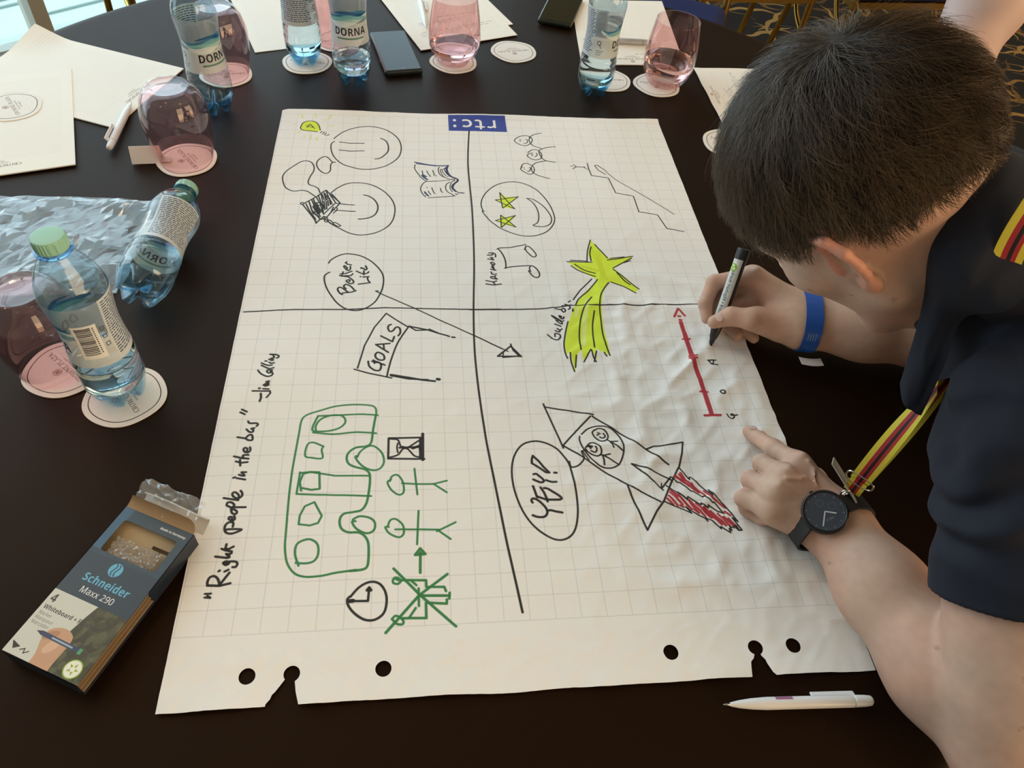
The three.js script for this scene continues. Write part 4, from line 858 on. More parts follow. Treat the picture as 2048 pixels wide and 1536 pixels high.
// ballpoint pens
const penWhite = std(rgb(0.80, 0.80, 0.80), 0.3), penTip = std(rgb(0.55, 0.55, 0.56), 0.3, { metalness: 1 }), penGrey = std(rgb(0.42, 0.44, 0.46), 0.35), penPrint = std(rgb(0.35, 0.12, 0.25), 0.5);
function pen(label, at, dir, body, roll = 0) {                   // lies along dir from its tip
  const p = thing('ballpoint_pen', label, 'pen', [at[0], at[1], at[2]], Math.atan2(-dir[1], dir[0]));
  const R = 0.0055, turned = (g) => g.rotateZ(-PI / 2);
  part('barrel', turned(lathe([[0.0013, 0.006], [0.0018, 0.0068], [0.0034, 0.015], [0.0047, 0.026], [R, 0.04], [R, 0.085], [R, 0.1215], [0.0001, 0.1215]], 28)), body, p);
  part('tip', turned(lathe([[0.0001, 0], [0.0006, 0.0004], [0.0009, 0.003], [0.0013, 0.0062], [0.0001, 0.0064]], 16)), penTip, p);
  part('push_button', turned(lathe([[0.0001, 0.122], [0.0052, 0.122], [0.0054, 0.124], [0.0050, 0.134], [0.0044, 0.139], [0.003, 0.1405], [0.0001, 0.1408]], 28)), body, p);
  const c = part('clip', merge([box(0.042, 0.0022, 0.0052, 0.107, 0, R + 0.0042, 0.001), box(0.006, 0.0026, 0.005, 0.124, 0, R + 0.0012)]), body, p);
  part('print', turned(new THREE.CylinderGeometry(R + 0.00008, R + 0.00008, 0.016, 20, 1, true, 1.1, 0.7).translate(0, 0.056, 0)), penPrint, p);
  for (const m of p.children) m.geometry.rotateX(roll);
  return p;
}
const PEN_Y = TY + 0.0058;
pen('white ballpoint pen lying alone on the brown cloth near the elbow of the man', [0.167, PEN_Y, 0.514], [0.14, 0.005], penWhite, -2.6 - PI / 3);
pen('white ballpoint pen resting with its tip on the sheet with the lifted corner', [-0.566, PEN_Y + 0.0014, -0.492], [-0.001, 0.144], penWhite, -0.9);
pen('white ballpoint pen lying on the handwritten sheet behind the upright glass', [-0.081, PEN_Y + 0.0028, -0.800], [-0.013, -0.145], penWhite, 0.2);
pen('grey ballpoint pen lying across the lined sheet behind the bottle with the ring emblem', [0.233, PEN_Y + 0.0016, -0.781], [0.137, 0.003], penGrey, -0.8);
// phones
function phone(label, c, dir, w, l, caseColor, screenColor, up = 0) {
  const p = thing('smartphone', label, 'phone', [c[0], TY + up, c[1]], Math.atan2(-dir[0], -dir[1]));
  part('case', new RoundedBoxGeometry(w, 0.0105, l, 4, 0.0045).translate(0, 0.00525, 0), std(caseColor, 0.35), p);
  const s = part('screen', new RoundedBoxGeometry(w - 0.006, 0.0012, l - 0.006, 3, 0.0006).translate(0, 0.0103, 0), phys({ color: screenColor, roughness: 0.14, specularIntensity: 0.3 }), p);
  part('camera_hole', new THREE.CylinderGeometry(0.0022, 0.0022, 0.0003, 20).translate(0, 0.01095, -l / 2 + 0.009), std(rgb(0.004, 0.004, 0.005), 0.2), s);
  part('side_button', box(0.0012, 0.0024, 0.016, w / 2, 0.0055, -l * 0.18, 0.0005), std(caseColor, 0.3), p);
  return p;
}
phone('black smartphone with a pale reflection on its screen, beside two water bottles', [-0.1398, -0.6975], [0.065, 0.3], 0.070, 0.160, rgb(0.012, 0.018, 0.018), rgb(0.010, 0.014, 0.013));
phone('dark smartphone in a thick green black case, beside the grey pen sheet', [0.205, -0.915], [-0.036, 0.11], 0.072, 0.150, rgb(0.008, 0.014, 0.008), rgb(0.007, 0.012, 0.004), 0.0016);
// folded slip beside the overturned glass
{
  const s = thing('folded_paper_slip', 'small folded white paper slip standing beside the coaster of the overturned glass', 'paper slip', [-0.508, TY, -0.332], 0.1);
  const m = std(rgb(0.82, 0.82, 0.84), 0.8);
  const leaf = (tilt, z) => { const g = new THREE.BoxGeometry(0.043, 0.026, 0.0006, 4, 3, 1); g.translate(0, 0.013, 0); g.rotateX(tilt); g.translate(0, 0.0003, z); return g; };
  part('front_leaf', leaf(-0.35, 0.009), m, s); part('back_leaf', leaf(0.35, -0.009), m, s); part('tab', box(0.016, 0.0006, 0.012, 0.026, 0.0032, 0.004), m, s);
}
// ---------------------------------------------------------------- marker pack
const packMap = canvasTexture(640, 1240, (x, w, h) => {
  x.fillStyle = '#24455c'; x.fillRect(0, 0, w, h);
  x.fillStyle = '#1f3b50'; x.fillRect(0, h * 0.33, w, h * 0.3); x.fillStyle = '#e9eef0'; x.font = 'bold 27px sans-serif'; x.textAlign = 'right'; x.fillText('Made in Germany', w - 40, 62);
  x.fillStyle = '#2d5f80'; x.fillRect(0, 0, 90, h * 0.3);
  x.textAlign = 'center'; x.fillStyle = '#5fb4da'; x.beginPath(); x.arc(w * 0.47, 470, 54, 0, 6.3); x.fill(); x.strokeStyle = '#24455c'; x.lineWidth = 10; for (const d of [-20, 6]) { x.beginPath(); x.moveTo(w * 0.47 + d, 425); x.bezierCurveTo(w * 0.47 + d + 40, 445, w * 0.47 + d - 30, 490, w * 0.47 + d + 14, 515); x.stroke(); }
  x.fillStyle = '#5fb4da'; x.font = 'bold 84px sans-serif'; x.fillText('Schneider', w * 0.5, 618); x.fillStyle = '#e6e9ea'; x.font = '68px sans-serif'; x.fillText('Maxx 290', w * 0.49, 702);
  // the printed picture on the lower part
  x.fillStyle = '#cfd3cb'; x.fillRect(0, 745, w, h - 745);
  x.save(); x.beginPath(); x.moveTo(w * 0.60, 745); x.lineTo(w, 745); x.lineTo(w, h); x.lineTo(w * 0.42, h); x.bezierCurveTo(w * 0.5, 1060, w * 0.52, 900, w * 0.60, 745); x.clip(); x.fillStyle = '#3e4234'; x.fillRect(0, 745, w, h); reseed(4);
  for (let i = 0; i < 90; i++) { x.fillStyle = ['#55593f', '#2b2f26', '#6b6f50', '#34382c'][i % 4]; x.beginPath(); x.ellipse(w * (0.45 + rnd() * 0.55), 745 + rnd() * 500, 20 + rnd() * 60, 10 + rnd() * 26, rnd() * 3, 0, 6.3); x.globalAlpha = 0.5; x.fill(); } x.globalAlpha = 1; x.restore();
  x.fillStyle = '#2b333a'; x.textAlign = 'left'; x.font = 'bold 86px sans-serif'; x.fillText('4', 30, 838); x.font = 'bold 44px sans-serif'; x.fillText('Whiteboard + Flipchart', 30, 895); x.fillStyle = '#6b7478'; x.font = '34px sans-serif'; x.fillText('Marker', 30, 938); x.fillText('Marqueur', 30, 974); x.fillText('Marcador', 30, 1010);
  // hand with a marker
  x.fillStyle = '#c79d80'; x.beginPath(); x.moveTo(190, 1010); x.bezierCurveTo(230, 950, 330, 940, 380, 985); x.bezierCurveTo(410, 1040, 380, 1100, 390, 1240); x.lineTo(230, 1240); x.bezierCurveTo(240, 1160, 200, 1120, 190, 1080); x.fill();
  x.fillStyle = '#d9b397'; x.beginPath(); x.ellipse(290, 1090, 34, 66, 0.5, 0, 6.3); x.fill(); x.fillStyle = '#b58467'; x.beginPath(); x.ellipse(230, 1030, 26, 60, 0.9, 0, 6.3); x.fill();
  x.save(); x.translate(160, 1040); x.rotate(0.02); x.fillStyle = '#2d3f66'; x.fillRect(0, -16, 320, 32); x.fillStyle = '#9fb6c4'; x.fillRect(90, -6, 180, 12); x.fillStyle = '#47a06c'; x.fillRect(320, -20, 26, 40); x.fillStyle = '#22304d'; x.beginPath(); x.moveTo(0, -14); x.lineTo(-44, 0); x.lineTo(0, 14); x.fill(); x.restore();
  x.fillStyle = '#1e1e1e'; x.beginPath(); x.moveTo(20, 1150); x.lineTo(100, 1170); x.lineTo(60, 1200); x.fill(); x.strokeStyle = '#1e1e1e'; x.lineWidth = 7; x.beginPath(); x.moveTo(110, 1190); x.lineTo(140, 1170); x.lineTo(150, 1200); x.lineTo(180, 1175); x.stroke();
  x.fillStyle = '#94b83a'; x.beginPath(); x.arc(535, 1160, 66, 0, 6.3); x.fill(); x.fillStyle = '#f0f2e6'; x.beginPath(); x.arc(535, 1160, 58, 0, 6.3); x.fill(); x.fillStyle = '#94b83a'; for (let i = 0; i < 5; i++) { const a = i * 1.2566; x.beginPath(); x.moveTo(535 + 46 * Math.cos(a), 1160 + 46 * Math.sin(a)); x.lineTo(535 + 20 * Math.cos(a + 0.5), 1160 + 20 * Math.sin(a + 0.5)); x.lineTo(535 + 20 * Math.cos(a - 0.5), 1160 + 20 * Math.sin(a - 0.5)); x.fill(); }
});
{
  const Wd = 0.0785, L = 0.156, Hh = 0.0205, t = 0.0006;
  const far = V(-0.353, 0, 0.313), near = V(-0.421, 0, 0.4505), ax = near.clone().sub(far).normalize();                      // length axis towards the viewer
  const pk = thing('marker_pack', 'dark blue cardboard pack for four markers with an open end and a window', 'marker pack', [far.x, TY, far.z], Math.atan2(ax.x, ax.z));
  const print = std(0xffffff, 0.35, { map: packMap }), navy = std(rgb(0.012, 0.02, 0.035), 0.4), kraft = std(rgb(0.36, 0.24, 0.13), 0.8), inside = std(rgb(0.45, 0.33, 0.19), 0.75);
  // front panel with its window: x across, z along
  const s = new THREE.Shape([[-Wd / 2, 0], [Wd / 2, 0], [Wd / 2, -L], [-Wd / 2, -L]].map((q) => new THREE.Vector2(...q)));
  const hole = new THREE.Path(); const rr = (x0, y0, x1, y1, r) => { hole.moveTo(x0 + r, y0); hole.lineTo(x1 - r, y0); hole.quadraticCurveTo(x1, y0, x1, y0 + r); hole.lineTo(x1, y1 - r); hole.quadraticCurveTo(x1, y1, x1 - r, y1); hole.lineTo(x0 + r, y1); hole.quadraticCurveTo(x0, y1, x0, y1 - r); hole.lineTo(x0, y0 + r); hole.quadraticCurveTo(x0, y0, x0 + r, y0); };
  rr(-Wd / 2 + 0.009, -0.0475, Wd / 2 - 0.009, -0.0125, 0.004); s.holes.push(hole);
  const fp = new THREE.ExtrudeGeometry(s, { depth: t, bevelEnabled: false }); { const p = fp.attributes.position, uv = fp.attributes.uv; for (let i = 0; i < p.count; i++) uv.setXY(i, (p.getX(i) + Wd / 2) / Wd, 1 + p.getY(i) / L); }
  fp.rotateX(-PI / 2); fp.translate(0, Hh - t, 0);
  part('front_panel', fp, print, pk).userData.label = 'printed front with window and brand lettering';
  part('back_panel', box(Wd, t, L, 0, t / 2, L / 2), inside, pk);
  part('side_panel', box(t, Hh, L, -Wd / 2 + t / 2, Hh / 2, L / 2), navy, pk);
  part('side_panel', merge([box(t, Hh, L * 0.42, Wd / 2 - t / 2, Hh / 2, L * 0.21), box(t, Hh * 0.30, L * 0.58, Wd / 2 - t / 2, Hh * 0.15, L * 0.71)]), navy, pk);
  part('end_panel', box(Wd, Hh, t, 0, Hh / 2, L - t / 2), navy, pk);
  for (const [dy, dx, m] of [[Hh * 0.86, -0.0002, kraft], [Hh * 0.62, 0.0006, kraft], [Hh * 0.34, 0.0012, kraft]]) part('card_edge', box(0.0030, 0.0007, L * 0.57, Wd / 2 - 0.0016 + dx, dy, L * 0.71), m, pk);
  // inner card seen through the window, with its hanging slot
  const ic = new THREE.Shape([[-Wd / 2 + 0.002, -0.004], [Wd / 2 - 0.002, -0.004], [Wd / 2 - 0.002, -0.052], [-Wd / 2 + 0.002, -0.052]].map((q) => new THREE.Vector2(...q)));
  const slot = new THREE.Path([[0.008, -0.0225], [0.027, -0.0225], [0.027, -0.0262], [0.019, -0.0262], [0.0185, -0.0275], [0.0165, -0.0275], [0.016, -0.0262], [0.008, -0.0262]].map((q) => new THREE.Vector2(...q))); ic.holes.push(slot);
  const icg = new THREE.ExtrudeGeometry(ic, { depth: 0.0005, bevelEnabled: false }); icg.rotateX(-PI / 2); icg.rotateX(0.10); icg.translate(0, Hh - 0.0055, 0);
  part('inner_card', icg, inside, pk);
  // end flaps, bent open
  const flap = (w, l, lift, bend) => slab(10, 8, (u, v) => { const a = lift + bend * v; return [(u - 0.5) * w * (1 - 0.18 * v * v), Hh + l * v * Math.sin(a), -l * v * Math.cos(a)]; }, 0.0005);
  part('end_flap', flap(Wd * 0.98, 0.017, 0.25, 0.9), kraft, pk);
  part('tuck_flap', slab(10, 6, (u, v) => [(u - 0.5) * Wd * 0.94, 0.004 + 0.012 * v + 0.002 * Math.sin(u * 5), -0.010 - 0.014 * Math.sin(v * 2.2)], 0.0005), std(rgb(0.62, 0.6, 0.55), 0.7), pk);
  const film = phys({ color: rgb(0.97, 0.97, 0.97), roughness: 0.08, transmission: 0.9, thickness: 0, ior: 1.5 });
  part('film', slab(24, 12, (u, v) => [(u - 0.5) * Wd * 0.9, Hh + 0.001 + 0.018 * v * (1 - 0.4 * v) + 0.003 * noise2(u * 6, v * 5), -0.004 - 0.026 * v + 0.002 * noise2(u * 5 + 9, v * 4)], 0.0003), film, pk);
  part('crumpled_film', grid(40, 22, (u, v) => [(u - 0.5) * 0.05, Hh - 0.0045 + 0.0035 * Math.abs(noise2(u * 9, v * 6)) + 0.002 * noise2(u * 21, v * 15), 0.038 + (v - 0.5) * 0.018 + 0.003 * noise2(u * 8 + 4, v * 8)]), film, pk);
}
// ---------------------------------------------------------------- clear plastic bag
{
  const filmMat = phys({ color: rgb(0.95, 0.98, 0.98), roughness: 0.05, transmission: 0.95, thickness: 0, ior: 1.55, side: THREE.DoubleSide });
  const bag = thing('plastic_bag', 'crumpled clear plastic bag lying beside the bottle on its side', 'plastic bag', [-0.60, TY, -0.12]);
  const layer = (base, amp, off, nu, nv) => {                     // film creased into flat facets
    reseed(40 + off); const J = Array.from({ length: (nu + 1) * (nv + 1) }, () => [rnd() - 0.5, rnd(), rnd() - 0.5]);
    return grid(nu, nv, (u, v) => {
      const [ju, jh, jv] = J[Math.round(v * nv) * (nu + 1) + Math.round(u * nu)], e = sstep(0, 0.08, u) * sstep(0, 0.1, v) * sstep(0, 0.1, 1 - v) * sstep(0, 0.1, 1 - u), uu = u + e * ju * 0.9 / nu, vv = v + e * jv * 0.9 / nv;
      const x = lerp(-0.16, lerp(0.128, 0.118, vv) + 0.006 * noise2(vv * 5, off), uu), z = lerp(-0.112 + 0.008 * noise2(uu * 3, 2 + off) * (1 - vv), 0.098 - 0.012 * uu, vv);
      return [x, base + e * amp * (0.22 * (noise2(uu * 2.0, vv * 1.8 + off) + 1) + 0.75 * jh * (0.05 + 0.95 * sstep(-0.1, 0.6, noise2(uu * 3.4 + 3, vv * 3.4 + off)))), z];
    }).toNonIndexed();
  };
  const flat = (g) => { g.deleteAttribute('normal'); g.computeVertexNormals(); return g; };
  part('upper_film', flat(layer(0.0016, 0.012, 3, 34, 22)), filmMat, bag);
  part('lower_film', flat(layer(0.0006, 0.002, 8, 24, 16)), filmMat, bag);
}
// ---------------------------------------------------------------- the man who writes (head axes: hl to his left, hu up, hf forward)
const HC = V(0.297, 1.068, 0.19), hu = V(-0.778, 0.46, -0.428).normalize(), hf0 = V(-0.241, -0.848, -0.472), hf = hf0.clone().addScaledVector(hu, -hf0.dot(hu)).normalize(), hl = hu.clone().cross(hf).normalize();
const toHead = (x, y, z) => { const a = x - HC.x, b = y - HC.y, c = z - HC.z; return [a * hl.x + b * hl.y + c * hl.z, a * hu.x + b * hu.y + c * hu.z, a * hf.x + b * hf.y + c * hf.z]; };
const fromHead = (x, y, z) => HC.clone().addScaledVector(hl, x).addScaledVector(hu, y).addScaledVector(hf, z);
const C7 = V(0.452, 1.025, 0.262), shL = [0.392, 0.992, 0.388], elL = [0.3740, 0.806, 0.5830], wrL = [0.3225, 0.786, 0.3556];
const shR = [0.50, 0.985, 0.095], elR = [0.635, 0.815, 0.125], wrR = [0.3787, 0.8, 0.0692];
// ear as a field in head axes: rim, lobe and hollow
const earBits = (sx) => {
  const P = (a, b, c) => [sx * a, b, c], rim = [P(0.074, 0.004, 0.004), P(0.079, 0.024, -0.002), P(0.088, 0.034, -0.012), P(0.095, 0.030, -0.024), P(0.097, 0.014, -0.031), P(0.094, -0.004, -0.029), P(0.087, -0.018, -0.021), P(0.081, -0.030, -0.012)];
  const out = []; for (let i = 0; i < rim.length - 1; i++) out.push(bone(rim[i], rim[i + 1], i < 5 ? 0.0048 : 0.0042));
  const helix = joined(out, 0.003), lobe = blob(P(0.078, -0.034, -0.008), [0.0062, 0.0105, 0.009]);
  const plate = joined([bone(P(0.078, 0.02, -0.010), P(0.088, 0.012, -0.024), 0.0035), bone(P(0.078, 0.0, -0.010), P(0.088, -0.002, -0.022), 0.0035), bone(P(0.076, -0.016, -0.010), P(0.083, -0.016, -0.016), 0.004), bone(P(0.082, 0.026, -0.012), P(0.090, 0.018, -0.022), 0.003)], 0.006);
  const tragus = blob(P(0.0775, -0.006, 0.006), [0.0045, 0.008, 0.005]);
  return (x, y, z) => smin(smin(smin(helix(x, y, z), plate(x, y, z), 0.004), lobe(x, y, z), 0.008), tragus(x, y, z), 0.006);
};
const earL = earBits(1), earR = earBits(-1);
const cranium = blob([0, 0.043, -0.019], [0.080, 0.093, 0.106]);
const skull = (() => {
  const face = blob([0, -0.020, 0.035], [0.065, 0.090, 0.063]), nose = joined([bone([0, 0.022, 0.09], [0, -0.02, 0.112], 0.008, 0.0115), bone([-0.012, -0.026, 0.098], [0.012, -0.026, 0.098], 0.008)], 0.012);
  const jaw = joined([bone([0.05, -0.058, 0.002], [0.018, -0.104, 0.07], 0.021, 0.018), bone([-0.05, -0.058, 0.002], [-0.018, -0.104, 0.07], 0.021, 0.018), bone([-0.016, -0.106, 0.072], [0.016, -0.106, 0.072], 0.018), bone([0.058, -0.02, 0.0], [0.05, -0.058, 0.002], 0.019, 0.02), bone([-0.058, -0.02, 0.0], [-0.05, -0.058, 0.002], 0.019, 0.02)], 0.015);
  const brow = joined([bone([0.012, 0.032, 0.083], [0.046, 0.034, 0.068], 0.013, 0.012), bone([-0.012, 0.032, 0.083], [-0.046, 0.034, 0.068], 0.013, 0.012)], 0.01), cheek = joined([blob([0.046, -0.012, 0.052], [0.023, 0.022, 0.026]), blob([-0.046, -0.012, 0.052], [0.022, 0.02, 0.024])], 0.01);
  const lips = joined([bone([-0.02, -0.058, 0.088], [0.02, -0.058, 0.088], 0.0075), bone([-0.017, -0.068, 0.087], [0.017, -0.068, 0.087], 0.0075)], 0.003);
  const eye1 = blob([0.031, 0.012, 0.098], [0.017, 0.012, 0.02]), eye2 = blob([-0.031, 0.012, 0.098], [0.017, 0.012, 0.02]), nb = toHead(C7.x, C7.y, C7.z), nf = [nb[0] * 0.6, nb[1] + 0.02, 0.03];
  const neck = joined([bone([0, -0.02, -0.034], [nb[0], nb[1], nb[2]], 0.056, 0.062), bone([0, -0.06, 0.012], [nb[0] * 0.9, nb[1] + 0.01, nb[2] + 0.055], 0.045, 0.05)], 0.02);
  return (x, y, z) => {
    let d = smin(cranium(x, y, z), face(x, y, z), 0.03); d = smin(d, jaw(x, y, z), 0.022); d = smin(d, brow(x, y, z), 0.014); d = smin(d, cheek(x, y, z), 0.02); d = smin(d, nose(x, y, z), 0.012);
    d = smax(d, -eye1(x, y, z), 0.01); d = smax(d, -eye2(x, y, z), 0.01); d = smin(d, lips(x, y, z), 0.006); d = smin(d, neck(x, y, z), 0.028);
    d = smin(d, Math.min(earL(x, y, z), earR(x, y, z)), 0.005); return d;
  };
})();
// left arm: forearm, hand with a stretched forefinger
const latL = V(-0.972, 0.1, 0.212).normalize(), off = (p, d, s) => [p[0] + d.x * s, p[1] + d.y * s, p[2] + d.z * s], mid3 = (a, b, t) => [lerp(a[0], b[0], t), lerp(a[1], b[1], t), lerp(a[2], b[2], t)];
const armL = (() => {
  const m1 = mid3(elL, wrL, 0.32), m2 = mid3(elL, wrL, 0.68);
  const upper = joined([bone(shL, elL, 0.054, 0.043), bone(mid3(shL, elL, 0.35), mid3(shL, elL, 0.8), 0.050, 0.045)], 0.03), fore = joined([bone(elL, m1, 0.040, 0.042), bone(off(m1, latL, 0.007), off(m2, latL, 0.010), 0.038, 0.029), bone(off(m1, latL, -0.007), off(m2, latL, -0.010), 0.038, 0.029), bone(off(m2, latL, 0.010), off(wrL, latL, 0.012), 0.029, 0.0205), bone(off(m2, latL, -0.010), off(wrL, latL, -0.013), 0.029, 0.0205)], 0.03), arm = (x, y, z) => smin(upper(x, y, z), fore(x, y, z), 0.009);
  const M2 = [0.2975, 0.802, 0.2905], M3 = [0.2735, 0.808, 0.3095], M4 = [0.2600, 0.804, 0.3255], M5 = [0.2570, 0.794, 0.3385], wA = off(wrL, latL, -0.016), wB = off(wrL, latL, 0.014);
  const palm = joined([bone(wA, M2, 0.0195, 0.0135), bone(mid3(wA, wB, 0.4), M3, 0.0195, 0.0135), bone(mid3(wA, wB, 0.7), M4, 0.0195, 0.0128), bone(wB, M5, 0.0185, 0.012), bone(off(wrL, latL, 0.006), [0.268, 0.778, 0.335], 0.02, 0.014)], 0.014);
  const finger = (pts, rs) => joined(pts.slice(0, -1).map((p, i) => bone(p, pts[i + 1], rs[i], rs[i + 1])), 0.004);
  const f2 = finger([M2, [0.2868, 0.787, 0.2567], [0.2833, 0.771, 0.2316], [0.2796, 0.7622, 0.2152]], [0.0122, 0.0099, 0.0085, 0.0076]);
  const f3 = finger([M3, [0.2660, 0.790, 0.2790], [0.2790, 0.7665, 0.2800], [0.2885, 0.7635, 0.2980]], [0.0122, 0.0102, 0.0088, 0.008]);
  const f4 = finger([M4, [0.2490, 0.786, 0.2965], [0.2600, 0.7645, 0.2965], [0.2720, 0.7625, 0.3130]], [0.0118, 0.0100, 0.0086, 0.0078]);
  const f5 = finger([M5, [0.2385, 0.7775, 0.3135], [0.2460, 0.7620, 0.3170], [0.2585, 0.7610, 0.3300]], [0.0112, 0.0092, 0.0078, 0.007]);
  const th = finger([[0.330, 0.782, 0.330], [0.327, 0.773, 0.290], [0.312, 0.766, 0.264], [0.298, 0.763, 0.250]], [0.0165, 0.0135, 0.0105, 0.009]);
  const tendon = joined([bone(mid3(wA, wB, 0.3), M2, 0.0042), bone(mid3(wA, wB, 0.5), M3, 0.0042), bone(mid3(wA, wB, 0.6), M4, 0.004)], 0.004), knuck = [M2, M3, M4, M5].map((m) => blob([m[0], m[1] + 0.0055, m[2]], [0.0075, 0.0055, 0.0075])), lift = V(0, 0.0148, 0);
  return (x, y, z) => {
    let d = smin(arm(x, y, z), palm(x, y, z), 0.022);
    if (z < 0.36 && d < 0.09) {
      let f = smin(f2(x, y, z), f3(x, y, z), 0.003); f = smin(f, f4(x, y, z), 0.0022); f = smin(f, f5(x, y, z), 0.0022); f = Math.min(f, th(x, y, z)); d = smin(d, f, 0.011);
      for (const k of knuck) d = smin(d, k(x, y, z), 0.007);
      d = smin(d, tendon(x, y - 0.0148, z), 0.008);
    }
    return d;
  };
})();
// right arm: forearm, hand round the marker
const latR = V(0.05, 0.35, -0.93).normalize();
const armR = (() => {
  const m1 = mid3(elR, wrR, 0.32), m2 = mid3(elR, wrR, 0.7);
  const arm = joined([bone(shR, elR, 0.055, 0.045), bone(elR, m1, 0.043, 0.044), bone(off(m1, latR, 0.007), off(m2, latR, 0.009), 0.038, 0.029), bone(off(m1, latR, -0.007), off(m2, latR, -0.009), 0.038, 0.029), bone(off(m2, latR, 0.009), off(wrR, latR, 0.012), 0.029, 0.0205), bone(off(m2, latR, -0.009), off(wrR, latR, -0.012), 0.029, 0.0205)], 0.03);
  const M2 = [0.3270, 0.820, 0.0095], M3 = [0.336, 0.812, 0.012], M4 = [0.346, 0.799, 0.024], M5 = [0.353, 0.785, 0.038];
  const palm = joined([bone(off(wrR, latR, 0.014), M2, 0.019, 0.0132), bone(off(wrR, latR, 0.006), M3, 0.019, 0.0130), bone(off(wrR, latR, -0.002), M4, 0.019, 0.0128), bone(off(wrR, latR, -0.012), M5, 0.019, 0.012), bone(off(wrR, latR, -0.013), [0.325, 0.800, 0.066], 0.019, 0.0145)], 0.014);
  const finger = (pts, rs) => joined(pts.slice(0, -1).map((p, i) => bone(p, pts[i + 1], rs[i], rs[i + 1])), 0.004);
  const f2 = finger([M2, [0.2800, 0.8075, 0.0075], [0.2675, 0.7900, 0.0285], [0.2690, 0.7790, 0.0440]], [0.0125, 0.0102, 0.0086, 0.0076]);
  const th = finger([[0.349, 0.795, 0.0765], [0.3134, 0.803, 0.0705], [0.2905, 0.7985, 0.0605], [0.2715, 0.7885, 0.0605]], [0.0175, 0.0138, 0.0118, 0.0086]);
  const f3 = finger([M3, [0.296, 0.792, 0.002], [0.281, 0.777, 0.026], [0.2865, 0.7645, 0.0480]], [0.0122, 0.0102, 0.0088, 0.0078]);
  const f4 = finger([M4, [0.309, 0.777, 0.016], [0.300, 0.763, 0.034], [0.3110, 0.7612, 0.0575]], [0.0118, 0.0100, 0.0088, 0.0078]);
  const f5 = finger([M5, [0.327, 0.766, 0.034], [0.324, 0.7605, 0.048], [0.333, 0.7600, 0.0620]], [0.011, 0.0092, 0.0078, 0.0070]);
  const tendon = joined([bone(off(wrR, latR, 0.010), M2, 0.004), bone(off(wrR, latR, 0.003), M3, 0.004)], 0.004);
  return (x, y, z) => {
    let d = smin(arm(x, y, z), palm(x, y, z), 0.022);
    if (x < 0.40 && d < 0.1) { let f = smin(f2(x, y, z), f3(x, y, z), 0.0025); f = smin(f, f4(x, y, z), 0.0022); f = smin(f, f5(x, y, z), 0.0022); f = Math.min(f, th(x, y, z)); d = smin(d, f, 0.010); d = smin(d, tendon(x, y - 0.0155, z - 0.006), 0.008); }
    return d;
  };
})();
